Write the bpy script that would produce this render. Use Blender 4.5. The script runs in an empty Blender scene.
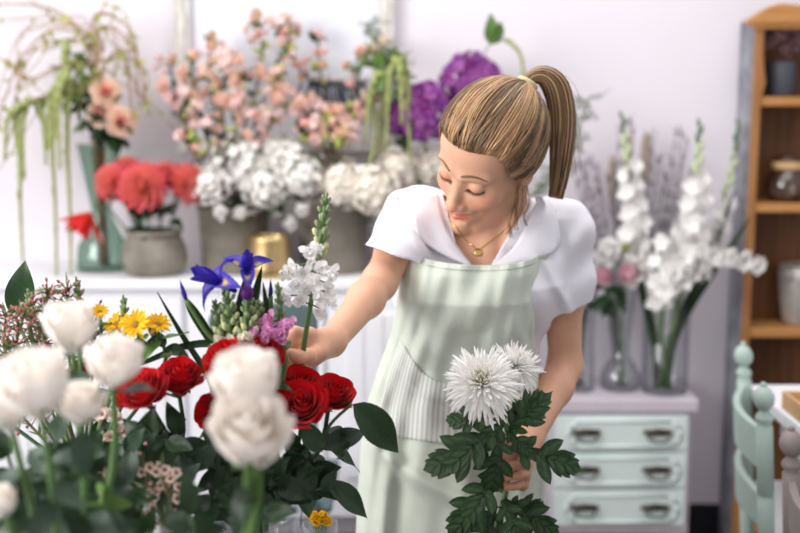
import bpy, bmesh, math, random
import numpy as np
from mathutils import Vector, Matrix, Euler, Quaternion
PI = math.pi
SC = bpy.context.scene
COL = SC.collection
F, TH, CAMZ = 1111.0, math.radians(8.7), 1.45
V = Vector

def W(px, py, Y):
    """the point at distance Y (metres ahead) seen at pixel px,py"""
    u = (px - 400) / F; v = (266.5 - py) / F
    d = V((u, math.cos(TH) + v * math.sin(TH), -math.sin(TH) + v * math.cos(TH)))
    return V((0, 0, CAMZ)) + d * (Y / d.y)

def M(px, Y):
    return px * Y / F

def lin(c):
    return tuple(((x / 255) / 12.92 if x / 255 <= 0.04045 else ((x / 255 + 0.055) / 1.055) ** 2.4) for x in c)

# ---------------------------------------------------------------- materials
MATS = {}
def mat(name, rgb, rough=0.6, var=0.12, scale=30, translucent=0.0, attr=False, metal=0.0, spec=0.4, trans=0.0, ior=1.45,
        bump=0.0, bscale=80, sss=0.0, rnd=0.0, dark=None, stretch=None, sheen=0.0, coat=0.0):
    if name in MATS: return MATS[name]
    m = bpy.data.materials.new(name); m.use_nodes = True
    nt = m.node_tree; N = nt.nodes; L = nt.links
    b = N['Principled BSDF']; out = N['Material Output']
    b.inputs['Roughness'].default_value = rough
    b.inputs['Metallic'].default_value = metal
    b.inputs['Specular IOR Level'].default_value = spec
    b.inputs['Transmission Weight'].default_value = trans
    b.inputs['IOR'].default_value = ior
    b.inputs['Coat Weight'].default_value = coat
    if sheen: b.inputs['Sheen Weight'].default_value = sheen
    if sss:
        b.inputs['Subsurface Weight'].default_value = sss
        b.inputs['Subsurface Radius'].default_value = (0.012, 0.005, 0.003)
        b.inputs['Subsurface Scale'].default_value = 1.0
    base = lin(rgb)
    tc = N.new('ShaderNodeTexCoord')
    vec = tc.outputs['Object']
    if stretch:
        mp = N.new('ShaderNodeMapping'); mp.inputs['Scale'].default_value = stretch
        L.new(vec, mp.inputs['Vector']); vec = mp.outputs['Vector']
    nz = N.new('ShaderNodeTexNoise'); nz.inputs['Scale'].default_value = scale; nz.inputs['Detail'].default_value = 5
    L.new(vec, nz.inputs['Vector'])
    mx = N.new('ShaderNodeMix'); mx.data_type = 'RGBA'
    lo = lin(dark) if dark else tuple(c * (1 - var) for c in base)
    hi = base if dark else tuple(min(1, c * (1 + var)) for c in base)
    mx.inputs['A'].default_value = (*lo, 1); mx.inputs['B'].default_value = (*hi, 1)
    rp = N.new('ShaderNodeMapRange'); rp.inputs['From Min'].default_value = 0.3; rp.inputs['From Max'].default_value = 0.7
    L.new(nz.outputs['Fac'], rp.inputs['Value']); L.new(rp.outputs['Result'], mx.inputs['Factor'])
    col = mx.outputs['Result']
    if attr:
        at = N.new('ShaderNodeAttribute'); at.attribute_name = 'Col'
        mu = N.new('ShaderNodeMix'); mu.data_type = 'RGBA'; mu.blend_type = 'MULTIPLY'; mu.inputs['Factor'].default_value = 1
        L.new(col, mu.inputs['A']); L.new(at.outputs['Color'], mu.inputs['B']); col = mu.outputs['Result']
    if rnd:
        oi = N.new('ShaderNodeObjectInfo'); hs = N.new('ShaderNodeHueSaturation')
        r1 = N.new('ShaderNodeMapRange'); r1.inputs['To Min'].default_value = 1 - rnd; r1.inputs['To Max'].default_value = 1 + rnd
        L.new(oi.outputs['Random'], r1.inputs['Value']); L.new(r1.outputs['Result'], hs.inputs['Value'])
        L.new(col, hs.inputs['Color']); col = hs.outputs['Color']
    L.new(col, b.inputs['Base Color'])
    if bump:
        bn = N.new('ShaderNodeTexNoise'); bn.inputs['Scale'].default_value = bscale; bn.inputs['Detail'].default_value = 4
        L.new(vec, bn.inputs['Vector'])
        bp = N.new('ShaderNodeBump'); bp.inputs['Strength'].default_value = bump; bp.inputs['Distance'].default_value = 0.01
        L.new(bn.outputs['Fac'], bp.inputs['Height']); L.new(bp.outputs['Normal'], b.inputs['Normal'])
    if translucent:
        tr = N.new('ShaderNodeBsdfTranslucent'); L.new(col, tr.inputs['Color'])
        ms = N.new('ShaderNodeMixShader'); ms.inputs['Fac'].default_value = translucent
        L.new(b.outputs['BSDF'], ms.inputs[1]); L.new(tr.outputs['BSDF'], ms.inputs[2])
        L.new(ms.outputs['Shader'], out.inputs['Surface'])
    MATS[name] = m
    return m

# ---------------------------------------------------------------- geometry
class G:
    def __init__(s): s.v = []; s.f = []; s.c = []; s.col = (1, 1, 1)
    def add(s, vs, fs, cs=None):
        n = len(s.v); s.v.extend([tuple(p) for p in vs]); s.f.extend([tuple(i + n for i in f) for f in fs])
        s.c.extend(cs if cs else [s.col] * len(vs)); return s
    def grid(s, rows, closed=False, cs=None):
        nr, nc = len(rows), len(rows[0]); vs = [p for r in rows for p in r]; fs = []
        for i in range(nr - 1):
            for j in range(nc if closed else nc - 1):
                k = (j + 1) % nc
                fs.append((i * nc + j, i * nc + k, (i + 1) * nc + k, (i + 1) * nc + j))
        return s.add(vs, fs, [c for r in cs for c in r] if cs else None)
    def tube(s, pts, r, seg=6, cap=True, flat=None):
        pts = [V(p) for p in pts]; n = len(pts)
        rr = r if isinstance(r, (list, tuple)) else [r] * n
        t0 = (pts[1] - pts[0]).normalized()
        a = V((0, 0, 1)) if abs(t0.z) < 0.9 else V((1, 0, 0))
        u = t0.cross(a).normalized(); rows = []
        for i in range(n):
            t = (pts[min(i + 1, n - 1)] - pts[max(i - 1, 0)])
            if t.length < 1e-9: t = t0
            t.normalize()
            u = (u - t * u.dot(t))
            if u.length < 1e-6: u = t.orthogonal()
            u.normalize(); w = t.cross(u)
            rows.append([pts[i] + (u * math.cos(2 * PI * k / seg) + w * math.sin(2 * PI * k / seg) * (flat or 1)) * rr[i] for k in range(seg)])
        b = len(s.v); s.grid(rows, True)
        if cap:
            s.f.append(tuple(b + k for k in range(seg))[::-1]); s.f.append(tuple(b + (n - 1) * seg + k for k in range(seg)))
        return s
    def lathe(s, prof, o=(0, 0, 0), seg=32, mx=None, capb=True, capt=False):
        o = V(o); rows = []
        for r, z in prof:
            row = [V((r * math.cos(2 * PI * k / seg), r * math.sin(2 * PI * k / seg), z)) for k in range(seg)]
            rows.append([o + (mx @ p if mx else p) for p in row])
        b = len(s.v); s.grid(rows, True); n = len(prof)
        if capb: s.f.append(tuple(b + k for k in range(seg))[::-1])
        if capt: s.f.append(tuple(b + (n - 1) * seg + k for k in range(seg)))
        return s
    def box(s, lo, hi):
        x0, y0, z0 = lo; x1, y1, z1 = hi
        return s.add([(x0, y0, z0), (x1, y0, z0), (x1, y1, z0), (x0, y1, z0), (x0, y0, z1), (x1, y0, z1), (x1, y1, z1), (x0, y1, z1)],
                     [(3, 2, 1, 0), (4, 5, 6, 7), (0, 1, 5, 4), (1, 2, 6, 5), (2, 3, 7, 6), (3, 0, 4, 7)])
    def prism(s, poly, y0, y1):
        """poly in x,z extruded from y0 to y1"""
        n = len(poly)
        vs = [(x, y0, z) for x, z in poly] + [(x, y1, z) for x, z in poly]
        fs = [tuple(range(n)), tuple(range(2 * n - 1, n - 1, -1))] + [(i, i + n, (i + 1) % n + n, (i + 1) % n) for i in range(n)]
        return s.add(vs, fs)
    def ball(s, c, r, seg=10, rings=6, sq=(1, 1, 1)):
        c = V(c); rows = []
        for i in range(rings + 1):
            a = PI * i / rings
            rows.append([c + V((r * sq[0] * max(1e-4, math.sin(a)) * math.cos(2 * PI * k / seg), r * sq[1] * max(1e-4, math.sin(a)) * math.sin(2 * PI * k / seg), -r * sq[2] * math.cos(a))) for k in range(seg)])
        return s.grid(rows, True)
    def put(s, g, mx):
        n = len(s.v); s.v.extend([tuple(mx @ V(p)) for p in g.v]); s.f.extend([tuple(i + n for i in f) for f in g.f]); s.c.extend(g.c); return s

def mesh_of(name, g, m, smooth=True):
    me = bpy.data.meshes.new(name); me.from_pydata(g.v, [], g.f); me.update()
    if any(c != (1, 1, 1) for c in g.c):
        a = me.color_attributes.new('Col', 'FLOAT_COLOR', 'POINT')
        a.data.foreach_set('color', np.array([(c[0], c[1], c[2], 1) for c in g.c], dtype=np.float32).ravel())
    else:
        a = me.color_attributes.new('Col', 'FLOAT_COLOR', 'POINT')
        a.data.foreach_set('color', np.ones(4 * len(g.v), dtype=np.float32))
    me.materials.append(m)
    if smooth: me.shade_smooth()
    return me

def rootloc(o):
    p = V((0, 0, 0))
    while o is not None: p = p + o.location; o = o.parent
    return p

def part(name, g, m, parent=None, smooth=True, bevel=0, solid=0, label=None, subsurf=0, offset=0):
    """world-space geometry linked as ONE mesh object under its parent (parents carry no rotation)"""
    if parent is not None:
        q = rootloc(parent); gg = G(); gg.v = [(x - q.x, y - q.y, z - q.z) for x, y, z in g.v]; gg.f = g.f; gg.c = g.c
    else: gg = g
    o = bpy.data.objects.new(name, mesh_of(name, gg, m, smooth)); COL.objects.link(o)
    if parent is not None: o.parent = parent
    if solid:
        d = o.modifiers.new('solid', 'SOLIDIFY'); d.thickness = solid; d.offset = offset
    if bevel:
        d = o.modifiers.new('bevel', 'BEVEL'); d.width = bevel; d.segments = 3; d.limit_method = 'ANGLE'
    if subsurf:
        d = o.modifiers.new('sub', 'SUBSURF'); d.levels = subsurf; d.render_levels = subsurf
    if bevel or (solid and not smooth) : pass
    if label: o['label'] = label
    return o

def inst(name, me, mx, parent):
    """shared mesh placed at world matrix mx under parent"""
    o = bpy.data.objects.new(name, me); COL.objects.link(o); o.parent = parent
    o.matrix_local = Matrix.Translation(-rootloc(parent)) @ mx
    return o

def tag(o, label, cat, group=None, kind=None):
    o['label'] = label; o['category'] = cat
    if group: o['group'] = group
    o['kind'] = kind or 'thing'
    return o

def thing(name, loc, label, cat, group=None):
    o = bpy.data.objects.new(name, None); COL.objects.link(o); o.location = loc; o.empty_display_size = 0.05
    return tag(o, label, cat, group)

def struct(name, g, m, smooth=False, bevel=0):
    o = part(name, g, m, None, smooth, bevel); o['kind'] = 'structure'; o['label'] = name.replace('_', ' ') ; o['category'] = name.split('_')[0]; return o

def bez(pts, n=12):
    """smooth curve through control points (Catmull-Rom)"""
    P = [V(p) for p in pts]
    if len(P) == 2: return [P[0].lerp(P[1], i / n) for i in range(n + 1)]
    P = [P[0] * 2 - P[1]] + P + [P[-1] * 2 - P[-2]]
    out = []; k = len(P) - 3; per = max(2, n // k)
    for i in range(k):
        a, b, c, d = P[i:i + 4]
        for j in range(per):
            t = j / per
            out.append(0.5 * ((2 * b) + (c - a) * t + (2 * a - 5 * b + 4 * c - d) * t * t + (3 * b - a - 3 * c + d) * t ** 3))
    out.append(P[-2]); return out

def aim(p, d, roll=0.0, s=1.0):
    """matrix at p whose local +Z points along d"""
    q = V(d).normalized().to_track_quat('Z', 'Y')
    return Matrix.Translation(p) @ q.to_matrix().to_4x4() @ Matrix.Rotation(roll, 4, 'Z') @ Matrix.Scale(s, 4)

def mixc(a, b, t): return tuple(a[i] + (b[i] - a[i]) * t for i in range(3))
def sm(a, b, x):
    t = max(0, min(1, (x - a) / (b - a))); return t * t * (3 - 2 * t)
FOCUS, FSTOP, WORLD, KEY, TOP, EXPO = 1.68, 2.4, 0.66, 104, 32, 0.1
HEAD = (-32, 46, 25, .154, 1.925, 1.3505, .99)
# ================================================================ room and furniture
m_wall = mat('wall_paint', (224, 217, 223), 0.85, 0.015, 3)
m_floor = mat('dark_floor', (70, 62, 60), 0.5, 0.2, 6, stretch=(1, 8, 1))
m_base = mat('black_skirting', (28, 28, 31), 0.5, 0.1)
m_white = mat('white_paint', (234, 233, 237), 0.5, 0.02, 10)
m_gap = mat('shadow_gap', (150, 140, 132), 0.7, 0.1)
m_mint = mat('mint_paint', (219, 230, 226), 0.45, 0.03, 12)
m_lilac = mat('lilac_grey_paint', (203, 194, 202), 0.5, 0.04, 14)
m_bronze = mat('dark_bronze', (92, 86, 76), 0.4, 0.2, 60, metal=0.7)
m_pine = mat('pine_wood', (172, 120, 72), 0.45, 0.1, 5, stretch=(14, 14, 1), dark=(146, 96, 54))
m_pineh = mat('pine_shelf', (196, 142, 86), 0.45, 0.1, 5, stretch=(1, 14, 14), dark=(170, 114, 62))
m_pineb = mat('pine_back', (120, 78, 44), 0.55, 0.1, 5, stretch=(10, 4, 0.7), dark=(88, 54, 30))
m_greyside = mat('weathered_grey', (164, 164, 170), 0.7, 0.2, 14, dark=(104, 106, 114))
m_frame = mat('whitewashed_frame', (232, 228, 224), 0.6, 0.1, 14, dark=(172, 164, 156), stretch=(6, 6, 1))
m_panel = mat('pale_panel', (220, 220, 229), 0.35, 0.01)
m_slate = mat('slate', (84, 88, 98), 0.6, 0.25, 18, dark=(52, 56, 66))
m_chair = mat('mint_chair_paint', (176, 195, 185), 0.45, 0.05, 12)
m_greych = mat('taupe_chair_paint', (140, 128, 124), 0.45, 0.06, 12)
m_seat = mat('white_seat_cloth', (236, 232, 234), 0.8, 0.03)
m_tan = mat('tan_wood', (205, 165, 120), 0.5, 0.1, 10)

WALLY = 3.55
g = G(); g.box((-4.5, WALLY, 0), (4.5, WALLY + 0.1, 2.9)); struct('wall_back', g, m_wall)
g = G(); g.box((-4.5, -1.5, -0.05), (4.5, WALLY, 0)); struct('floor', g, m_floor)
g = G(); g.box((0.55, WALLY - 0.015, 0), (4.5, WALLY, 0.105)); g.box((-4.5, WALLY - 0.015, 0), (-1.6, WALLY, 0.105)); struct('baseboard_back', g, m_base)

# ---- white cabinet under the flowers
CT = 0.924
x0, x1 = -1.45, 0.24
yf, yb = 3.2, 3.545
t = thing('sideboard', ((x0 + x1) / 2, 3.37, 0), 'long white panelled sideboard against the wall, pots of flowers along its top', 'sideboard')
g = G(); g.box((x0, yf - .0, .2), (x1, yb, CT - .03)); part('body', g, m_white, t, False, .004)
g = G(); g.box((x0 - .02, yf - .03, CT - .03), (x1 + .02, yb, CT)); part('top', g, m_white, t, False, .006)
g = G(); g.box((x0 - .005, yf - .012, .2), (x1 + .005, yf + .002, .262)); part('plinth', g, m_white, t, False, .004)
nd = 4; dw = (W(187, 350, 3.2).x - x0) / 2
edges = [x0, x0 + dw, x0 + 2 * dw, x0 + 3 * dw if x0 + 3 * dw < x1 else x1, x1]
for i in range(4):
    a, b = edges[i] + .008, edges[i + 1] - .008
    if b - a < .1: continue
    g = G(); g.box((a, yf - .018, .275), (b, yf, CT - .05))
    d = part('door', g, m_white, t, False, .003)
    g = G()
    n = max(3, int((b - a) / .07))
    for k in range(n):
        g.box((a + .05 + (b - a - .1) * k / n, yf - .024, .325), (a + .05 + (b - a - .1) * (k + 1) / n - .004, yf - .016, CT - .1))
    part('door_panel', g, m_white, d, False, .002)
for sx in (x0 + .04, x1 - .04, -.75):
    for sy in (yf + .05, yb - .05):
        g = G(); g.tube([(sx, sy, 0), (sx, sy, .2)], [.018, .026], 12); part('leg', g, m_white, t)

# ---- framed panel on the wall, slate sign
fx0, fx1 = W(176, 60, 3.520).x, W(394, 60, 3.520).x
fz0, fz1 = W(300, 152, 3.520).z, 2.25
fw = M(15, 3.520)
t = thing('wall_frame', ((fx0 + fx1) / 2, 3.520, fz0), 'large worn whitewashed frame with a blank pale panel hung on the back wall', 'frame')
g = G(); g.box((fx0 + fw, 3.528, fz0 + fw), (fx1 - fw, 3.542, fz1 - fw)); part('panel', g, m_panel, t, False)
for nm, lo, hi in (('frame_side', (fx0, fz0), (fx0 + fw, fz1)), ('frame_side', (fx1 - fw, fz0), (fx1, fz1)), ('frame_rail', (fx0 + fw, fz0), (fx1 - fw, fz0 + fw)), ('frame_rail', (fx0 + fw, fz1 - fw), (fx1 - fw, fz1))):
    g = G(); g.box((lo[0], 3.502, lo[1]), (hi[0], 3.546, hi[1]))
    if nm == 'frame_side':
        g.box((lo[0] + fw * .3, 3.496, lo[1]), (hi[0] - fw * .3, 3.504, hi[1]))
    part(nm, g, m_frame, t, False, .004)
a, b = W(308, 80, 3.485), W(366, 122, 3.485)
t = thing('slate_sign', ((a.x + b.x) / 2, 3.490, b.z), 'small dark slate sign with chalk smudges hung below the frame behind pink blossom', 'sign')
g = G(); g.box((a.x, 3.482, b.z), (b.x, 3.500, a.z)); part('board', g, m_slate, t, False, .003)
g = G(); g.box((a.x - .008, 3.478, a.z - .002), (b.x + .008, 3.500, a.z + .012)); part('top_rail', g, m_frame, t, False, .002)
rr = random.Random(4); g = G()
for i in range(7):
    x = a.x + .02 + (b.x - a.x - .04) * i / 6
    g.tube([(x + rr.uniform(-.01, .01), 3.481, a.z - .02 - rr.uniform(0, .02)), (x + rr.uniform(-.01, .015), 3.481, a.z - .05), (x + .012, 3.481, a.z - .07 - rr.uniform(0, .02))], .0025, 5)
part('chalk_smudge', g, mat('chalk', (190, 196, 206), .9), t)

# ---- chest of drawers
cf, cb = 3.3, 3.545
s = F / cf
def cx(px): return W(px, 460, cf).x
def cz(py): return W(400, py, cf).z
t = thing('chest_of_drawers', (cx(620), 3.42, 0), 'small mint and lilac grey chest of drawers below the glass vases by the wall', 'chest of drawers')
bx0, bx1 = cx(547), cx(691); ztop = cz(398)
g = G(); g.box((bx0, cf, .1), (bx1, cb, ztop - .04)); part('body', g, m_lilac, t, False, .004)
g = G(); g.box((bx0 - .012, cf - .018, ztop - .042), (bx1 + .014, cb, ztop)); part('top', g, m_lilac, t, False, .006)
for sx in (bx0 + .03, bx1 - .03):
    for sy in (cf + .03, cb - .03):
        g = G(); g.tube([(sx, sy, 0), (sx, sy, .1)], [.016, .024], 12); part('foot', g, m_lilac, t)
for (ya, yb_) in ((414, 450), (451, 487), (488, 525)):
    za, zb = cz(ya), cz(yb_); xa, xb = cx(554), cx(686)
    g = G(); g.box((xa, cf - .016, zb + .002), (xb, cf, za - .002)); d = part('drawer', g, m_mint, t, False, .003)
    pa, pb, pz0, pz1 = cx(567), cx(677), zb + .018, za - .016
    cc = .026
    octo = [(pa + cc, pz0), (pb - cc, pz0), (pb, pz0 + cc), (pb, pz1 - cc), (pb - cc, pz1), (pa + cc, pz1), (pa, pz1 - cc), (pa, pz0 + cc)]
    g = G(); g.prism(octo, cf - .021, cf - .015); part('raised_panel', g, m_mint, d, False, .003)
    g = G(); ring = [V((x, cf - .021, z)) for x, z in octo]
    for i in range(8): g.tube([ring[i], ring[(i + 1) % 8]], .0052, 8)
    part('moulding', g, m_mint, d)
    for hx in (cx(584), cx(655)):
        hz = (za + zb) / 2 + .004
        g = G(); g.prism([(hx - .046, hz), (hx - .04, hz + .011), (hx - .012, hz + .013), (hx, hz + .016), (hx + .012, hz + .013), (hx + .04, hz + .011), (hx + .046, hz), (hx + .03, hz - .008), (hx - .03, hz - .008)], cf - .027, cf - .02)
        g.tube(bez([(hx - .032, cf - .03, hz + .002), (hx - .028, cf - .042, hz - .016), (hx, cf - .046, hz - .022), (hx + .028, cf - .042, hz - .016), (hx + .032, cf - .03, hz + .002)], 16), .004, 8)
        for q in (-.032, .032): g.ball((hx + q, cf - .03, hz + .002), .007)
        part('handle', g, m_bronze, d)
CHT = ztop

# ---- pine bookcase
bf, bb = 3.4, 3.545
X0 = W(747, 200, bf).x; X1 = X0 + .8
def bz(py): return W(400, py, bf).z
t = thing('bookcase', ((X0 + X1) / 2, 3.53, 0), 'tall pine bookcase with a carved crown at the right edge of the photo', 'bookcase')
zt = bz(25)
for sx in (X0, X1 - .02):
    g = G(); g.box((sx, bf, 0), (sx + .02, bb, zt + .02)); part('side_panel', g, m_greyside if sx == X0 else m_pine, t, False, .002)
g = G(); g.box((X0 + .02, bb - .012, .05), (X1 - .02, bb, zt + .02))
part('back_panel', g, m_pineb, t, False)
for sx, sg in ((X0, 1), (X1, -1)):
    prof = [(0, 0)] + [(0, zt)] + [(sg * (.022 + .012 * max(0, math.sin((zz - bz(100)) / (zt - bz(100)) * PI * 2)) * (1 if zz > bz(100) else 0)), zz) for zz in np.linspace(zt, 0, 40)]
    g = G(); g.prism([(sx + a, b) for a, b in prof], bf - .016, bf + .002); part('stile', g, m_pine, t, False)
for py in (101.5, 207.5, 332.5):
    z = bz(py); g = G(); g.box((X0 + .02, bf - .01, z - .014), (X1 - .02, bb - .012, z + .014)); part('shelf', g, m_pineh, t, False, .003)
g = G(); g.box((X0 + .02, bf, .06), (X1 - .02, bb - .012, .09)); part('shelf', g, m_pineh, t, False, .003)
g = G(); z0 = bz(24); z1 = bz(4)
crown = [(X0 - .03, z0)] + [(X0 - .03 + .02 * (1 - math.cos(a)) , z0 + .02 * math.sin(a)) for a in np.linspace(0, PI / 2, 6)] + [(X0 + .0 + .07 * q, z1 - .03 + .03 * math.sin(q * PI / 2)) for q in np.linspace(0, 1, 8)] + [(X0 + .2, z1 - .012), (X0 + .4, z1 + .03), (X1 - .1, z1 - .01), (X1 + .03, z0)]
g.prism(crown, bf - .035, bf + .02); part('crown', g, m_pineh, t, False, .006)
g = G(); g.box((X0 - .012, bf - .025, z0 - .016), (X1 + .012, bf + .01, z0 + .004)); part('cornice', g, m_pineh, t, False, .004)
BZ = [bz(97), bz(203.5), bz(328.5)]
BZ = [bz(101.5) + .014, bz(207.5) + .014, bz(332.5) + .014]

def glass(name, tint, edge):
    """thin blown glass: see-through, tinted more towards the edge of the form, glossy reflections"""
    m = bpy.data.materials.new(name); m.use_nodes = True; nt = m.node_tree; N = nt.nodes; L = nt.links; N.remove(N['Principled BSDF'])
    lw = N.new('ShaderNodeLayerWeight'); lw.inputs['Blend'].default_value = .35
    mx = N.new('ShaderNodeMix'); mx.data_type = 'RGBA'; mx.inputs['A'].default_value = (*lin(tint), 1); mx.inputs['B'].default_value = (*lin(edge), 1)
    L.new(lw.outputs['Facing'], mx.inputs['Factor'])
    tr = N.new('ShaderNodeBsdfTransparent'); L.new(mx.outputs['Result'], tr.inputs['Color'])
    gl = N.new('ShaderNodeBsdfGlossy'); gl.inputs['Roughness'].default_value = .03
    pw = N.new('ShaderNodeMath'); pw.operation = 'POWER'; pw.inputs[1].default_value = 4; L.new(lw.outputs['Facing'], pw.inputs[0])
    fr = N.new('ShaderNodeMath'); fr.operation = 'MULTIPLY_ADD'; fr.inputs[1].default_value = .5; fr.inputs[2].default_value = .05; L.new(pw.outputs[0], fr.inputs[0])
    nz = N.new('ShaderNodeTexNoise'); nz.inputs['Scale'].default_value = 18; bp = N.new('ShaderNodeBump'); bp.inputs['Strength'].default_value = .1; bp.inputs['Distance'].default_value = .004
    L.new(nz.outputs['Fac'], bp.inputs['Height']); L.new(bp.outputs['Normal'], gl.inputs['Normal'])
    ms = N.new('ShaderNodeMixShader'); L.new(fr.outputs[0], ms.inputs[0]); L.new(tr.outputs['BSDF'], ms.inputs[1]); L.new(gl.outputs['BSDF'], ms.inputs[2])
    L.new(ms.outputs['Shader'], N['Material Output'].inputs['Surface']); return m
m_glass = glass('clear_glass', (253, 254, 254), (226, 228, 230))
m_glass2 = glass('smoky_glass', (248, 245, 240), (222, 214, 204))
m_cork = mat('cork_band', (196, 158, 112), 0.7, 0.12, 40)
m_anth = mat('anthracite_vase', (70, 73, 82), 0.55, 0.06)
m_driedpet = mat('dried_petals', (110, 82, 84), 0.8, 0.3, 40, translucent=.1, rnd=.2)
m_chrome = mat('silvered_glass', (196, 188, 180), 0.12, 0.1, metal=0.55, spec=.7)
BY = 3.456
def shelled(prof, th=.004):
    """closed profile of a vessel: outside up, inside down"""
    inner = [(max(.0005, r - th), max(z, prof[0][1] + th)) for r, z in prof[::-1]]
    inner.append((.0005, prof[0][1] + th))
    return list(prof) + inner
c = W(787, 203, BY); c.z = BZ[1] + .0005
t = thing('glass_jar', c, 'squat clear glass jar with a cork band round its neck on the middle bookcase shelf', 'jar')
g = G(); g.lathe(shelled([(.0005, 0), (0.0588, 0), (0.0689, .015), (0.0706, .05), (0.0655, .08), (0.0521, .095), (0.0487, .1), (0.0487, .125), (0.0521, .13)]), c, 40, capb=False); part('body', g, m_glass2, t)
g = G(); g.lathe([(0.05, .1), (0.0521, .102), (0.0521, .121), (0.05, .123)], c, 40, capb=False); part('cork_band', g, m_cork, t)
g = G(); g.lathe([(.0005, .146), (0.0252, .145), (0.0529, .139), (0.0546, .133), (.0005, .131)], c, 40, capb=False); part('lid', g, m_glass2, t)
c = W(800, 326, BY); c.z = BZ[2] + .0005
t = thing('cut_glass_vase', c, 'silvery vase with a diamond cut pattern on the lower bookcase shelf', 'vase')
prof = [(.046, 0), (.05, .01), (.058, .05), (.064, .1), (.069, .15), (.072, .185)]
g = G(); rows = []
for k in range(33):
    z = .185 * k / 32; r = np.interp(z, [p[1] for p in prof], [p[0] for p in prof])
    row = []
    for j in range(72):
        a = 2 * PI * j / 72
        q = abs(math.sin(a * 9 + z * 75)) * abs(math.sin(a * 9 - z * 75))
        rr_ = r + .007 * q * (1 if .015 < z < .17 else 0)
        row.append(c + V((rr_ * math.cos(a), rr_ * math.sin(a), z)))
    rows.append(row)
for k in range(1, 10):
    z = .185 - .018 * k; r = np.interp(z, [p[1] for p in prof], [p[0] for p in prof]) - .008
    rows.append([c + V((r * math.cos(2 * PI * j / 72), r * math.sin(2 * PI * j / 72), z)) for j in range(72)])
g.grid(rows, True); g.f.append(tuple(range(72))[::-1]); n = len(g.v); g.f.append(tuple(range(n - 72, n))); part('body', g, m_chrome, t)
g = G(); g.tube([c + V((.072 * math.cos(a), .072 * math.sin(a), .186)) for a in np.linspace(0, 2 * PI, 49)], .0035, 8, False); part('rim', g, m_chrome, t)
c = W(781, 97, BY); c.z = BZ[0] + .0005; VASE_DARK = c.copy()
t = thing('dark_vase', c, 'plain anthracite cylinder vase on the top bookcase shelf', 'vase')
g = G(); g.lathe(shelled([(.0005, 0), (.038, 0), (.042, .004), (.042, .1), (.04, .104)]), c, 32, capb=False); part('body', g, m_anth, t)

# ---- table and chairs at the right
tz = .75
xa, xb, ya, yb_ = .86, 1.9, 2.12, 2.66
t = thing('dining_table', ((xa + xb) / 2, (ya + yb_) / 2, 0), 'white topped table behind the mint chair at the right edge', 'table')
g = G(); g.box((xa, ya, tz - .035), (xb, yb_, tz)); part('table_top', g, m_white, t, False, .006)
g = G(); g.box((xa + .06, ya + .06, tz - .11), (xb - .06, yb_ - .06, tz - .036)); part('apron_rail', g, m_white, t, False, .003)
for sx in (xa + .1, xb - .1):
    for sy in (ya + .09, yb_ - .09):
        g = G(); g.lathe([(.018, 0), (.026, .03), (.02, .06), (.028, .2), (.03, .45), (.022, .55), (.03, .6), (.03, tz - .1)], (sx, sy, 0), 16); part('leg', g, m_white, t)
g = G(); c = W(822, 424, 2.36); c.z = tz
prof = [(-.06, -.045), (.06, -.045), (.06, .045), (-.06, .045)]
t = thing('wooden_box', c, 'small tan wooden tray standing on the white table top', 'tray')
g = G(); g.box((c.x - .06, c.y - .09, tz + .0005), (c.x + .1, c.y + .09, tz + .012)); part('base', g, m_tan, t, False, .003)
for lo, hi in (((-.06, -.09), (-.05, .09)), ((.09, -.09), (.1, .09)), ((-.05, -.09), (.09, -.08)), ((-.05, .08), (.09, .09))):
    g = G(); g.box((c.x + lo[0], c.y + lo[1], tz + .012), (c.x + hi[0], c.y + hi[1], tz + .04)); part('side', g, m_tan, t, False, .002)

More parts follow.
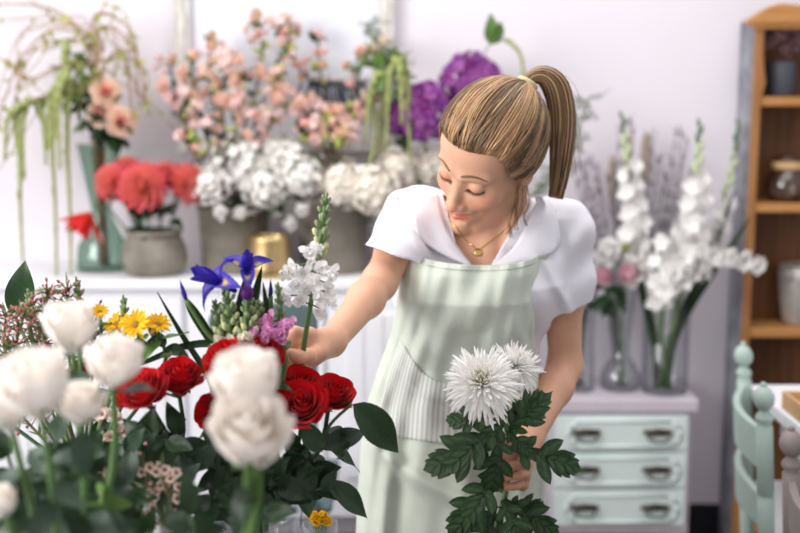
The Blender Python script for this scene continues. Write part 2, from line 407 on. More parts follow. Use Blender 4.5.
def chair(name, A, B, zf, label, m, seatm):
    """A,B = ground points of the two back posts; seat reaches away to the side"""
    A = V((A[0], A[1], 0)); B = V((B[0], B[1], 0)); d = (B - A); w = d.length; d.normalize()
    f = V((-d.y, d.x, 0))
    if f.x < 0: f = -f
    mid = (A + B) / 2
    RK = .065
    def rake(g): g.v = [(x + f.x * RK * (zf - z), y + f.y * RK * (zf - z), z) for x, y, z in g.v]; return g
    t = thing(name, mid, label, 'chair')
    k = zf / .86
    for P in (A, B):
        prof = [(.017, 0), (.021, .05), (.021, .3), (.017, .31), (.021, .32), (.021, .47 * k), (.018, .475 * k), (.018, .485 * k), (.021, .49 * k), (.021, .6 * k), (.017, .604 * k), (.021, .608 * k), (.021, .755 * k), (.016, .76 * k), (.022, .768 * k), (.022, .776 * k), (.014, .784 * k), (.012, .79 * k)]
        prof = [(r_ * .84, z_) for r_, z_ in prof]; g = G(); g.lathe(prof, P, 20, capt=True); p = part('back_post', rake(g), m, t)
        g = G(); g.ball(P + V((0, 0, .814 * k)), .0225, 20, 12, (1, 1, 1.2)); g.ball(P + V((0, 0, .843 * k)), .007, 10, 6); part('finial', rake(g), m, p)
    def rail(zlo, zhi, dip, bow):
        g = G(); rows = []
        for i in range(17):
            q = i / 16; c = A.lerp(B, q) - f * bow * math.sin(PI * q)
            lo = zlo + dip * math.sin(PI * q); hi = zhi - dip * .5 * math.sin(PI * q)
            rows.append([c + f * .008 + V((0, 0, lo)), c - f * .008 + V((0, 0, lo)), c - f * .008 + V((0, 0, hi)), c + f * .008 + V((0, 0, hi))])
        g.grid(rows, True); return rake(g)
    part('back_rail', rail(.655 * k, .745 * k, -.0, .035), m, t, False, .003)
    part('back_rail', rail(.53 * k, .6 * k, -.01, .035), m, t, False, .003)
    g = G(); q0 = A - d * .01 + f * .028; q1 = B + d * .01 + f * .028; fr = f * .38
    zs = .5 * k
    vs = []
    for z in (zs - .035, zs): vs += [q0 + V((0, 0, z)) + f * .012, q1 + V((0, 0, z)) + f * .012, q1 + fr + d * .03 + V((0, 0, z)), q0 + fr - d * .03 + V((0, 0, z))]
    g.add(vs, [(3, 2, 1, 0), (4, 5, 6, 7), (0, 1, 5, 4), (1, 2, 6, 5), (2, 3, 7, 6), (3, 0, 4, 7)]); part('seat', g, m, t, False, .008)
    g = G(); rows = []
    for i in range(9):
        row = []
        for j in range(9):
            u, v = i / 8, j / 8
            p = (q0 + f * .02).lerp(q0 + fr - d * .03, v).lerp((q1 + f * .02).lerp(q1 + fr + d * .03, v), u)
            h = .022 * (1 - (2 * u - 1) ** 6) * (1 - (2 * v - 1) ** 6)
            row.append(p + V((0, 0, zs + .0005 + h)))
        rows.append(row)
    g.grid(rows); part('seat_pad', g, seatm, t)
    for P in (A + fr + f * .028, B + fr + f * .028):
        P = P - f * .03
        g = G(); g.lathe([(.015, 0), (.02, .05), (.02, .2), (.016, .21), (.022, .22), (.022, zs - .035)], P, 16); part('front_leg', g, m, t)
    for a_, b_, z in ((A, A + fr - f * .03, .2), (B, B + fr - f * .03, .2), (A, B, .26), (A + fr - f * .03, B + fr - f * .03, .24)):
        k_ = f * RK * (zf - z); g = G(); g.tube([a_ + V((0, 0, z)) + (k_ if a_ in (A, B) else V((0, 0, 0))), b_ + V((0, 0, z)) + (k_ if b_ in (A, B) else V((0, 0, 0)))], .011, 10); part('stretcher', g, m, t)
    return t
pa = W(742, 360, 2.66); pb = W(763, 385, 2.27)
chair('dining_chair', (pa.x, pa.y), (pb.x, pb.y), .868, 'mint green wooden chair with ball finials and a white seat', m_chair, m_seat)
pa = W(790, 440, 2.03); 
chair('dining_chair', (pa.x, pa.y), (pa.x + .0, pa.y - .37), .845, 'taupe painted chair, only one finial post in view at the bottom right corner', m_greych, m_greych)
# ================================================================ flower builders
m_stem = mat('green_stem', (96, 128, 72), 0.5, 0.15, 20, translucent=.1, rnd=.12)
m_stemd = mat('dark_green_stem', (62, 88, 56), 0.5, 0.15, 20, rnd=.12)
m_twig = mat('brown_twig', (98, 74, 60), 0.7, 0.2, 40, rnd=.1)
m_leaf = mat('dark_leaf', (44, 66, 40), 0.38, 0.2, 25, translucent=.18, spec=.35, rnd=.25)
m_leafy = mat('fresh_leaf', (104, 136, 70), 0.45, 0.15, 25, translucent=.3, rnd=.2)
m_leafg = mat('grey_leaf', (62, 82, 64), 0.42, 0.15, 25, spec=.35, translucent=.2, rnd=.2)
m_wpet = mat('white_petal', (253, 251, 249), 0.6, 0.01, 40, translucent=.3, attr=True)
m_cream = mat('cream_petal', (253, 246, 239), 0.55, 0.01, 40, translucent=.3, attr=True)
m_pinkb = mat('pink_blossom', (253, 240, 236), 0.6, 0.03, 40, translucent=.3, attr=True, rnd=.06)
m_rpet = mat('red_petal', (205, 14, 24), 0.55, 0.12, 60, translucent=.25, attr=True, spec=.25, sheen=.1)
m_coral = mat('coral_petal', (255, 255, 255), 0.6, 0.03, 60, translucent=.25, attr=True)
m_peony = mat('pink_peony_petal', (246, 208, 218), 0.6, 0.05, 60, translucent=.35, attr=True)
m_purple = mat('purple_petal', (164, 88, 164), 0.6, 0.2, 60, translucent=.35, attr=True)
m_amar = mat('green_tassel', (176, 184, 120), 0.8, 0.15, 60, translucent=.3, attr=True)
m_teal = glass('teal_glass', (230, 240, 234), (196, 214, 205))
m_stone = mat('grey_stone', (150, 142, 130), 0.8, 0.2, 14, dark=(106, 99, 90), bump=.3)
m_zinc = mat('zinc', (142, 134, 122), 0.5, 0.12, 8, metal=.3, dark=(104, 98, 88))
m_gold = mat('brushed_gold', (214, 184, 130), 0.32, 0.06, 60, metal=.9)
m_greygrass = mat('grey_dried_grass', (150, 142, 148), 0.8, 0.15, 30, translucent=.2, rnd=.15)
m_plume = mat('beige_plume', (184, 166, 148), 0.9, 0.1, 30, translucent=.3)
R0 = random.Random(11)

def patch(L, Wd, curl=0.0, cup=0.0, point=.5, nu=4, nv=7, ruff=0.0, seed=0, base=.12, twist=0.0):
    """petal or leaf along +Y from origin, face +Z; curl bends the tip up(+)/down(-)"""
    rg = random.Random(seed); ph = rg.uniform(0, 6); rows = []
    for i in range(nv + 1):
        v = i / nv
        w = Wd * .5 * max(base * (1 - v), math.sin(PI * min(1, v * (1 - point * .5) + point * .5 * v * v) ** (0.85)) ** .75 if v < 1 else .02)
        ang = curl * v
        y = L * (math.sin(ang) / curl if abs(curl) > 1e-3 else v); z = L * ((1 - math.cos(ang)) / curl if abs(curl) > 1e-3 else 0)
        row = []
        for j in range(nu + 1):
            u = 2 * j / nu - 1
            zz = z + cup * abs(u) ** 2 * w * 2 + ruff * math.sin(u * 4 + ph + v * 3) * v * Wd
            row.append(V((u * w, y - .1 * w * u * u * v, zz)))
        rows.append(row)
    return rows

def leaf_mesh(name, L, Wd, m, curl=-.6, fold=.25, lobes=0, seed=0, serr=0.0, nv=None):
    g = G(); nv = nv or (26 if lobes else 12); nu = 6; rows = []; cs = []
    for i in range(nv + 1):
        v = i / nv
        env = math.sin(PI * v ** .8) ** .8 * (1 - .45 * v ** 3) if 0 < v < 1 else .0
        if lobes:
            q = abs(math.sin(PI * lobes * v ** .9)); env = env * (.24 + .76 * q ** .8) if v < .86 else env * .7
        elif serr: env *= 1 + serr * ((i % 2) - .5)
        w = max(.012 if v < 1 else .001, env) * Wd * .5
        a = curl * v
        y = L * (math.sin(a) / curl if abs(curl) > 1e-3 else v); z = L * ((1 - math.cos(a)) / curl if abs(curl) > 1e-3 else 0)
        row = []; cr = []
        for j in range(nu + 1):
            u = 2 * j / nu - 1
            row.append(V((u * w, y + (.55 * abs(u) * w if lobes else 0), z + fold * abs(u) * w + .06 * Wd * math.sin(v * 9 + seed) * u)))
            k = 1.7 if j == nu // 2 else 1.12 if (i // 2) % 2 else .94
            cr.append((k, k, k))
        rows.append(row); cs.append(cr)
    g.grid(rows, cs=cs)
    return mesh_of(name, g, m)

def lobed_leaf(seed, curl):
    """chrysanthemum leaf: a midrib with pointed, toothed side lobes, all one blade"""
    rg = random.Random(seed); g = G(); cv = lambda y: (math.sin(curl * y) / curl, (1 - math.cos(curl * y)) / curl)
    lobes = [(0, 0, 1.0, .2), (.5, 0, .5, .24)] + [(y, s * a + rg.uniform(-.08, .08), L, w) for s in (-1, 1) for y, a, L, w in ((.16, 1.0, .27, .13), (.36, .85, .4, .17), (.6, .6, .3, .14), (.43, 1.25, .2, .08), (.5, .6, .3, .1), (.74, .5, .22, .1))]
    for n_, (y0, a, L, w) in enumerate(lobes):
        rows = patch(L, w, curl=-.25, cup=.12, point=.75, nu=4, nv=7, seed=n_ + seed * 20, base=.35); R2 = []
        cs = [[(1.75, 1.75, 1.6) if b == 2 else (1.0 + .1 * (n_ % 3 - 1),) * 3 for b in range(5)] for _ in rows]
        for r in rows:
            q = []
            for p in r:
                x = p.x * math.cos(a) + p.y * math.sin(a); y = -p.x * math.sin(a) + p.y * math.cos(a) + y0
                yy, zz = cv(max(0, y)); q.append(V((x, yy, zz + p.z + .16 * abs(x) + .002 * n_)))
            R2.append(q)
        g.grid(R2, cs=cs)
    return mesh_of('leaf', g, m_mum)
m_mum = mat('chrysanthemum_leaf', (50, 74, 44), 0.5, 0.15, 25, translucent=.2, attr=True, rnd=.18)
LEAF = {}
def leafs(kind):
    if kind not in LEAF:
        LEAF[kind] = {
            'broad': lambda: [leaf_mesh('leaf', 1, .5, m_leaf, c, .25, seed=i) for i, c in enumerate((-.5, -1.0, .4))],
            'slim': lambda: [leaf_mesh('leaf', 1, .3, m_leaf, c, .3, seed=i) for i, c in enumerate((-.6, -1.2, .3))],
            'fresh': lambda: [leaf_mesh('leaf', 1, .5, m_leafy, c, .3, seed=i) for i, c in enumerate((-.6, -1.1, .3))],
            'grey': lambda: [leaf_mesh('leaf', 1, .5, m_leafg, c, .2, seed=i) for i, c in enumerate((-.5, -.9, .4))],
            'mum': lambda: [lobed_leaf(i, c) for i, c in enumerate((-.5, -.9, .25))],
        }[kind]()
    return LEAF[kind]

def put_leaf(parent, p, d, size, kind='broad', rg=R0, up=None, name='leaf'):
    me = leafs(kind)[rg.randrange(3)]
    d = V(d).normalized(); upv = V(up) if up else V((rg.uniform(-.5, .5), rg.uniform(-.9, .1), 1))
    x = d.cross(upv)
    if x.length < 1e-3: x = d.orthogonal()
    x.normalize(); z = x.cross(d)
    mx = Matrix((x, d, z)).transposed().to_4x4(); mx.translation = p
    return inst(name, me, mx @ Matrix.Scale(size, 4), parent)

# -------- blooms as geometry, facing +Z, unit radius about 1
def g_rose(seed=0, n=30, open_=.5, tint=None, tall=0.0):
    rg = random.Random(seed); g = G()
    for i in range(n):
        q = i / (n - 1)
        th = i * 2.39996 + rg.uniform(-.2, .2)
        Rr = .1 + .82 * q ** .85
        H = 1.3 + tall - .28 * q + rg.uniform(-.05, .05) * (1 + 2 * tall)
        if q > .72: H -= .3 * (q - .72) / .28
        flare = (0.0 if q < .3 else open_ * (q - .3) * .75)
        half = 1.25 - .35 * q
        rows = []; cs = []
        for a in range(9):
            v = a / 8; row = []; cr = []
            for b in range(9):
                u = b / 4 - 1
                rad = Rr * (.22 + .78 * math.sin(min(1, v * 1.35) * PI / 2)) + flare * v ** 4 - .05 * math.sin(v * PI) * (1 - q)
                z = (H * (1 - .2 * abs(u) ** 3) * v) - (flare * .55) * v ** 5
                rad += .03 * u * (1 if i % 2 else -1) + (.05 * v ** 3 * math.cos(u * 5 + i) * q)
                if v > .8: rad += .06 * (1 - abs(u)) * (v - .8) * 5 * q
                an = th + u * half * (1 - .12 * v)
                row.append(V((rad * math.cos(an), rad * math.sin(an), z - .55 - tall * .6)))
                t = tint(v, q) if tint else (1, 1, 1); cr.append(t)
            rows.append(row); cs.append(cr)
        g.grid(rows, cs=cs)
    return g

def g_peony(seed=0, n=70, tint=None, ruff=.12, flat=1.0):
    rg = random.Random(seed); g = G()
    for i in range(n):
        q = (i + .5) / n; el = (1 - q) * PI * .5 * 1.0 - .25 * q; th = i * 2.39996
        d = V((math.cos(el) * math.cos(th), math.cos(el) * math.sin(th), math.sin(el) * flat))
        L = .62 + .3 * rg.random(); Wd = .55 + .25 * rg.random()
        rows = patch(L, Wd, curl=rg.uniform(.5, 1.2), cup=.35, nu=4, nv=5, ruff=ruff, seed=seed * 100 + i, base=.3)
        y = d; x = d.cross(V((0, 0, 1)));
        if x.length < 1e-3: x = V((1, 0, 0))
        x.normalize(); z = x.cross(y)
        mx = Matrix((x, y, z)).transposed()
        off = d * .12
        tt = [[(tint(a / 5, q) if tint else (1, 1, 1)) for _ in r] for a, r in enumerate(rows)]
        g.grid([[mx @ p + off for p in r] for r in rows], cs=tt)
    return g

def g_dahlia(seed=0, n=110):
    rg = random.Random(seed); g = G()
    for i in range(n):
        q = (i + .5) / n; el = PI / 2 * (1 - q ** .6) * 1.05 - .45 * q ** 3; th = i * 2.39996
        L = .45 + .5 * q ** .5 + rg.uniform(-.05, .06); Wd = .17 + .13 * q
        d = V((math.cos(el) * math.cos(th), math.cos(el) * math.sin(th), math.sin(el)))
        rows = patch(L, Wd, curl=.5 - .2 * q, cup=.55, point=.3, nu=4, nv=6, seed=i)
        x = d.cross(V((0, 0, 1)))
        if x.length < 1e-3: x = V((1, 0, 0))
        x.normalize(); z = x.cross(d); mx = Matrix((x, d, z)).transposed()
        cs = [[mixc(lin((255, 200, 168)), lin((238, 82, 112)), sm(.3, 1.1, a / 6 * .8 + q * .28)) for _ in r] for a, r in enumerate(rows)]
        g.grid([[mx @ p + d * .05 for p in r] for r in rows], cs=cs)
    return g

def g_spider(seed=0, n=190):
    """spider chrysanthemum: long narrow quilled petals"""
    rg = random.Random(seed); g = G()
    for i in range(n):
        q = (i + .5) / n; th = i * 2.39996 + rg.uniform(-.12, .12)
        el = PI / 2 * (1 - q ** .75) - .25 * q + rg.uniform(-.1, .1)
        L = (.3 + .75 * q ** .6) * rg.uniform(.86, 1.12); w = .022 + .017 * q
        bend = rg.uniform(-.25, .55) * (1 if q < .55 else -.9) + (-.5 * q if q > .7 else .15)
        pts = []
        e = el; p = V((math.cos(th), math.sin(th), 0)) * .05 + V((0, 0, .05 * (1 - q)))
        ns = 7; tw = rg.uniform(-.12, .12)
        for k in range(ns + 1):
            pts.append(p.copy()); e += bend / ns; t2 = th + tw * k / ns
            p = p + V((math.cos(e) * math.cos(t2), math.cos(e) * math.sin(t2), math.sin(e))) * (L / ns)
        x = V((-math.sin(th), math.cos(th), 0)); rows = []; cs = []
        for k, pp in enumerate(pts):
            v = k / ns; ww = w * (.6 + .7 * math.sin(PI * min(1, v * .9 + .08)) ** .6) * (1 if k < ns else .25)
            nrm = (pts[min(k + 1, ns)] - pts[max(k - 1, 0)]).cross(x).normalized()
            rows.append([pp - x * ww + nrm * -.012, pp - x * ww * .45 + nrm * .008, pp + x * ww * .45 + nrm * .008, pp + x * ww + nrm * -.012])
            c = mixc((1, 1.0, .62), (1, 1, 1), sm(.05, .5, q + v * .35)); cs.append([c] * 4)
        g.grid(rows, cs=cs)
    return g

def g_daisy(seed=0, n=26):
    rg = random.Random(seed); g = G()
    for i in range(n):
        th = 2 * PI * i / n * 2 + rg.uniform(-.08, .08); el = rg.uniform(.05, .5) if i < n // 2 else rg.uniform(-.2, .15)
        d = V((math.cos(el) * math.cos(th), math.cos(el) * math.sin(th), math.sin(el)))
        rows = patch(rg.uniform(.75, .9), .3, curl=rg.uniform(-.3, .7), cup=.25, point=.3, nu=4, nv=5, seed=i)
        x = d.cross(V((0, 0, 1))).normalized(); z = x.cross(d); mx = Matrix((x, d, z)).transposed()
        g.grid([[mx @ p + d * .15 for p in r] for r in rows])
    return g

def g_blossom(seed=0, n=5, cup=.9, tint=None, L=1.0, Wd=.95):
    rg = random.Random(seed); g = G()
    for i in range(n):
        th = 2 * PI * i / n + rg.uniform(-.15, .15); el = cup + rg.uniform(-.25, .25)
        d = V((math.cos(el) * math.cos(th), math.cos(el) * math.sin(th), math.sin(el)))
        rows = patch(L, Wd, curl=rg.uniform(.0, .5), cup=.3, nu=4, nv=5, seed=seed * 10 + i, ruff=.05, base=.25)
        x = d.cross(V((0, 0, 1)))
        if x.length < 1e-3: x = V((1, 0, 0))
        x.normalize(); z = x.cross(d); mx = Matrix((x, d, z)).transposed()
        cs = [[(tint(a / 5) if tint else (1, 1, 1)) for _ in r] for a, r in enumerate(rows)]
        g.grid([[mx @ p for p in r] for r in rows], cs=cs)
    return g

def g_hydrangea(seed=0, n=90, tint=None, back=-.35, lump=.0):
    rg = random.Random(seed); g = G()
    for i in range(n):
        q = (i + .5) / n; zz = 1 - q * (1 - back); th = i * 2.39996; r = math.sqrt(max(0, 1 - zz * zz))
        d = V((r * math.cos(th), r * math.sin(th), zz)); rad = .82 + rg.uniform(-.08, .14) + lump * math.sin(d.x * 5 + seed) * math.sin(d.y * 6 + seed * 2) * math.sin(d.z * 5 + 1)
        fl = G(); s = rg.uniform(.2, .27); tt = tint(rg) if tint else (1, 1, 1)
        for k in range(4):
            a = PI / 2 * k + .3
            rows = patch(s, s * 1.05, curl=.5, cup=.15, nu=2, nv=3, seed=i * 4 + k, base=.3)
            mx = Matrix.Rotation(a, 3, 'Z') @ Matrix.Rotation(.15, 3, 'X')
            fl.grid([[mx @ p for p in r_] for r_ in rows], cs=[[tt] * 3 for _ in rows])
        g.put(fl, aim(d * rad, d + V((rg.uniform(-.3, .3), rg.uniform(-.3, .3), rg.uniform(-.3, .3))), rg.uniform(0, 6)))
    return g

BL = {}
def bloom_mesh(key, fn, m):
    if key not in BL: BL[key] = mesh_of('bloom', fn(), m)
    return BL[key]

def stem_thing(name, cat, label, head, foot, mids=(), r=.0022, m=m_stem, group=None, n=14):
    """a stem from foot (in the vase) to head; returns thing, curve points"""
    foot = V(foot); head = V(head)
    t = thing(name, foot, label, cat, group)
    pts = bez([foot, *[V(p) for p in mids], head], n)
    g = G(); g.tube(pts, [r * 1.15 - .3 * r * i / (len(pts) - 1) for i in range(len(pts))], 7); part('stem', g, m, t)
    return t, pts

def calyx(t, head, d, s, m=m_stemd):
    g = G(); mx = aim(head, d)
    gg = G(); gg.lathe([(.001, -.6), (.1, -.58), (.3, -.5), (.42, -.38), (.46, -.28)], seg=10)
    for k in range(5):
        rows = patch(.75, .26, curl=-.9, nu=2, nv=5, point=.2)
        q = Matrix.Rotation(2 * PI * k / 5, 3, 'Z')
        gg.grid([[q @ (V((p.x, .36 + p.y * .55, -.42 + p.z + p.y * .25))) for p in r_] for r_ in rows])
    g.put(gg, mx @ Matrix.Scale(s, 4)); part('calyx', g, m, t)

# ================================================================ vessels on the sideboard
def on_top(px, Y): c = W(px, 270, Y); c.z = CT + .0005; return c
# teal footed glass
TEAL = on_top(104, 3.38); s = M(1, 3.38)
t = thing('glass_vase', TEAL, 'tall footed teal glass vase left of the stone pot on the sideboard', 'vase')
g = G(); g.lathe(shelled([(.0005, 0), (26 * s, 0), (27 * s, 4 * s), (25 * s, 24 * s), (19 * s, 34 * s), (11 * s, 52 * s), (10 * s, 62 * s), (14 * s, 82 * s), (17 * s, 100 * s), (21 * s, 122 * s), (22 * s, 126 * s)], .004), TEAL, 40, capb=False); part('body', g, m_teal, t)
URN = on_top(155, 3.29); s = M(1, 3.29)
t = thing('stone_pot', URN, 'round grey stone pot with a lipped rim holding the coral dahlias', 'pot')
g = G(); g.lathe(shelled([(.0005, 0), (25 * s, 0), (30 * s, 5 * s), (33 * s, 16 * s), (31.5 * s, 28 * s), (27 * s, 37 * s), (26 * s, 40 * s), (29 * s, 42 * s), (29 * s, 44 * s), (26 * s, 45 * s)], .006), URN, 40, capb=False); part('body', g, m_stone, t)
def bucket(px, Y, rt, rb, h, label):
    c = on_top(px, Y); s = M(1, Y)
    t = thing('zinc_bucket', c, label, 'bucket')
    g = G(); g.lathe(shelled([(.0005, 0), (rb * s, 0), (rb * s + .003, .004), ((rt + rb) / 2 * s, h * s * .5), (rt * s, h * s - .006), (rt * s + .004, h * s - .003), (rt * s + .003, h * s)], .004), c, 40, capb=False); part('body', g, m_zinc, t)
    g = G()
    for q in (.33, .66):
        r = (rb + (rt - rb) * q) * s + .001
        g.tube([c + V((r * math.cos(a), r * math.sin(a), h * s * q)) for a in np.linspace(0, 2 * PI, 41)], .0025, 6, False)
    part('hoop', g, m_zinc, t); return c
BK1 = bucket(235, 3.36, 36, 31, 66, 'grey zinc bucket of pink branches and white flowers behind the gold pot')
BK2 = bucket(334, 3.36, 36, 32, 74, 'grey zinc bucket to the right of the gold pot, holding cream hydrangeas')
BK3 = bucket(428, 3.38, 36, 32, 72, 'grey zinc bucket of purple hydrangeas hidden behind the woman')
c = on_top(270, 3.25); s = M(1, 3.25)
t = thing('gold_pot', c, 'brushed gold metal pot standing between the two zinc buckets', 'pot')
g = G(); g.lathe(shelled([(.0005, 0), (21 * s, 0), (23 * s, 3 * s), (22.5 * s, 10 * s), (20 * s, 38 * s), (20.3 * s, 41 * s)], .003), c, 40, capb=False); part('body', g, m_gold, t)

# ---- coral dahlias in the stone pot
def into(c, rg, r=.04, h=.01): a = rg.uniform(0, 6.28); q = r * math.sqrt(rg.random()); return c + V((q * math.cos(a), q * math.sin(a), h))
rg = random.Random(2)
dl = [(143, 187, 3.22, 29, (-.1, -1, .45), 'largest coral pink dahlia, in the middle above the stone pot'),
      (112, 182, 3.27, 22, (-.7, -.8, .5), 'coral dahlia facing left beside the teal glass vase'),
      (166, 177, 3.33, 19, (.3, -.7, .7), 'deep coral dahlia tucked behind the largest one'),
      (188, 183, 3.27, 24, (.8, -.8, .4), 'coral red dahlia at the right beside the white flowers'),
      (126, 170, 3.34, 17, (-.2, -.6, .8), 'small coral dahlia showing above the other dahlias')]
for i, (px, py, Y, r, d, lb) in enumerate(dl):
    h = W(px, py, Y); t, pts = stem_thing('dahlia', 'flower', lb, h - V(d).normalized() * M(r, Y) * .2, into(URN, rg), [URN + V((0, 0, .14)).lerp(V((h.x - URN.x, h.y - URN.y, .1)), .4)], .003, m_stemd, 'coral dahlias in the stone pot')
    inst('bloom', bloom_mesh('dahlia%d' % (i % 3), lambda: g_dahlia(i), m_coral), aim(h, d, i, M(r, Y)), t)
    for k in range(9):
        p = pts[rg.randrange(6, len(pts) - 1)]; put_leaf(t, p, (rg.uniform(-1, 1), rg.uniform(-1, .2), rg.uniform(-.5, .4)), rg.uniform(.05, .08), 'broad', rg)
# red lily
h = W(84, 216, 3.3)
t, pts = stem_thing('lily', 'flower', 'red lily on a bent stem hanging left of the teal glass vase', W(92, 206, 3.3), into(URN, rg), [W(128, 232, 3.27), W(108, 208, 3.29)], .003, m_stemd)
def lil(v): return mixc((1.15, 2.2, 1.2), (.95, .5, .7), sm(.0, .7, v))
m_lily = mat('red_lily_petal', (226, 48, 44), .5, .06, 50, translucent=.3, attr=True)
inst('bloom', bloom_mesh('lily', lambda: g_blossom(5, 6, .75, lil, 1.5, .62), m_lily), aim(h + V((.02, 0, .012)), (-.55, -.5, -.75), 0, M(22, 3.3)), t)

# ---- white stocks and hydrangea cluster in bucket 1
rg = random.Random(5)
wl = [(211, 186, 3.28, 21, (-.6, -1, .2), 'white hydrangea head lowest on the left, beside the dahlias'),
      (249, 162, 3.34, 30, (-.2, -.9, .5), 'largest white hydrangea head, above the left zinc bucket'),
      (281, 160, 3.36, 27, (.1, -.9, .6), 'white hydrangea head above the gold pot'),
      (302, 176, 3.3, 22, (.5, -.9, .3), 'white hydrangea head right of the gold pot, over the gap between buckets'),
      (264, 188, 3.27, 22, (0, -1, .1), 'white hydrangea head low in front, straight above the gold pot rim')]
def wt(r): k = r.uniform(.9, 1.03); return (k, k * .995, k * .96)
for i, (px, py, Y, r, d, lb) in enumerate(wl):
    h = W(px, py, Y); t, pts = stem_thing('hydrangea', 'flower', lb, h, into(BK1, rg, .06), [BK1 + V(((h.x - BK1.x) * .5, (h.y - BK1.y) * .4, .17))], .004, m_stem, 'white hydrangeas in the left zinc bucket')
    inst('bloom', bloom_mesh('whyd%d' % (i % 2), lambda: g_hydrangea(i + 3, 80, wt, -.45, .42), m_wpet), aim(h, d, i, M(r, Y)), t)
    for k in range(4): put_leaf(t, pts[-4 + k % 2], (rg.uniform(-1, 1), rg.uniform(-1, .1), rg.uniform(-.7, .2)), rg.uniform(.06, .09), 'broad', rg)
for i, (px, py, d) in enumerate(((222, 213, (-.3, -1, .3)), (240, 212, (.3, -1, -.2)), (301, 208, (.4, -1, -.3)), (290, 222, (.2, -1, -.4)))):
    h = W(px, py, 3.22 + .02 * (i % 2)); lb = ['single white blossom drooping over the left bucket rim, first from the left', 'single white blossom drooping over the left bucket rim, next to the gold pot', 'white blossom hanging from the right end of the white cluster', 'lowest white blossom hanging right of the gold pot'][i]
    t, pts = stem_thing('white_blossom', 'flower', lb, h + V((0, .012, .0)), into(BK1, rg, .05, .05), [BK1 + V(((h.x - BK1.x) * .45, -.06, .2))], .002, m_stem)
    inst('bloom', bloom_mesh('wbl', lambda: g_peony(3, 26), m_wpet), aim(h, d, i, M(10, 3.22)), t)

# ---- cream hydrangeas in bucket 2
rg = random.Random(6)
for i, (px, py, Y, r, d, lb) in enumerate([(344, 184, 3.28, 24, (-.4, -1, .4), 'cream hydrangea head leftmost over the right zinc bucket'), (374, 190, 3.25, 26, (.1, -1, .25), 'cream hydrangea head beside the woman\'s sleeve'),
        (397, 170, 3.32, 23, (.2, -1, .5), 'cream hydrangea head between the green tassels and the woman\'s shoulder'), (430, 166, 3.36, 22, (.4, -1, .5), 'cream hydrangea head showing beside the woman\'s cheek')]):
    h = W(px, py, Y); t, pts = stem_thing('hydrangea', 'flower', lb, h, into(BK2, rg, .06), [BK2 + V(((h.x - BK2.x) * .5, (h.y - BK2.y) * .4, .19))], .004, m_stem, 'cream hydrangeas in the right zinc bucket')
    inst('bloom', bloom_mesh('chyd%d' % (i % 2), lambda: g_hydrangea(20 + i, 100, wt, -.35, .2), m_cream), aim(h, d, i, M(r, Y)), t)
    for k in range(3): put_leaf(t, pts[-3], (rg.uniform(-1, 1), rg.uniform(-1, .1), rg.uniform(-.9, 0)), rg.uniform(.06, .09), 'broad', rg)

# ---- purple hydrangeas, green tassels, fern and vine in bucket 3
rg = random.Random(7)
def pt(r): return r.choice([(1, 1, 1), (1.25, 1.5, 1.2), (.75, .6, .85), (1.0, .8, 1.1), (.9, .55, .8)])
for i, (px, py, Y, r, d, lb) in enumerate([(424, 112, 3.3, 30, (-.4, -1, .3), 'purple hydrangea head left of the woman\'s hair, lower of the two big ones'), (470, 84, 3.36, 31, (.2, -1, .5), 'purple hydrangea head showing above the woman\'s hair'), (396, 118, 3.34, 17, (-.8, -.8, .1), 'small dark purple hydrangea head behind the green tassels')]):
    h = W(px, py, Y); t, pts = stem_thing('hydrangea', 'flower', lb, h, into(BK3, rg, .06), [BK3 + V(((h.x - BK3.x) * .4, (h.y - BK3.y) * .4, .25))], .004, m_stem, 'purple hydrangeas')
    inst('bloom', bloom_mesh('phyd', lambda: g_hydrangea(31, 110, pt), m_purple), aim(h, d, i * 2, M(r, Y)), t)
    for k in range(3): put_leaf(t, pts[-3], (rg.uniform(-1, 1), rg.uniform(-1, .1), rg.uniform(-.4, .8)), rg.uniform(.07, .1), 'broad', rg)

def g_tassel(pts, r0, r1, seed=0, dens=34):
    rg = random.Random(seed); g = G(); n = len(pts)
    g.tube(pts, [r0 * .6 + (r1 - r0) * .6 * i / (n - 1) for i in range(n)], 6)
    L = sum((pts[i + 1] - pts[i]).length for i in range(n - 1)); k = int(L / max(r0, .004) * 1.6)
    for i in range(k):
        q = rg.random(); f = q * (n - 1); a = int(min(f, n - 2)); p = pts[a].lerp(pts[a + 1], f - a)
        rr = (r0 + (r1 - r0) * q) * rg.uniform(.55, 1.0); an = rg.uniform(0, 6.28)
        c = rg.uniform(.85, 1.2); g.col = (c, c * rg.uniform(.95, 1.05), c * rg.uniform(.8, 1.1))
        g.ball(p + V((math.cos(an), math.sin(an), rg.uniform(-.5, .5))) * rr * .7, rr * .55, 6, 4)
    return g
def tassels(name, lb, foot, mids, top, lst, Y, r=6.5, group='green amaranth stems', twig=m_stem, nl=4, rg=rg):
    t, pts = stem_thing(name, 'foliage', lb, top, foot, mids, .003, twig, group)
    for i, line in enumerate(lst):
        P = bez([W(px, py, Y + .02 * math.sin(i * 2.1)) for px, py in line], 18)
        g = g_tassel(P, M(r, Y), M(r * .35, Y), i); part('tassel', g, m_amar, t)
    for k in range(nl): put_leaf(t, pts[-1 - rg.randrange(4)], (rg.uniform(-1, 1), rg.uniform(-1, .1), rg.uniform(-.4, .6)), rg.uniform(.05, .08), 'fresh', rg)
    return t
tassels('amaranth', 'green amaranth stem with a thick tassel hanging left of the purple hydrangea', into(BK3, rg), [W(410, 140, 3.3)], W(398, 58, 3.24),
        [[(398, 58), (390, 75), (388, 105), (386, 150)], [(402, 57), (408, 85), (409, 120), (410, 165)], [(399, 60), (401, 90), (402, 125)]], 3.22)
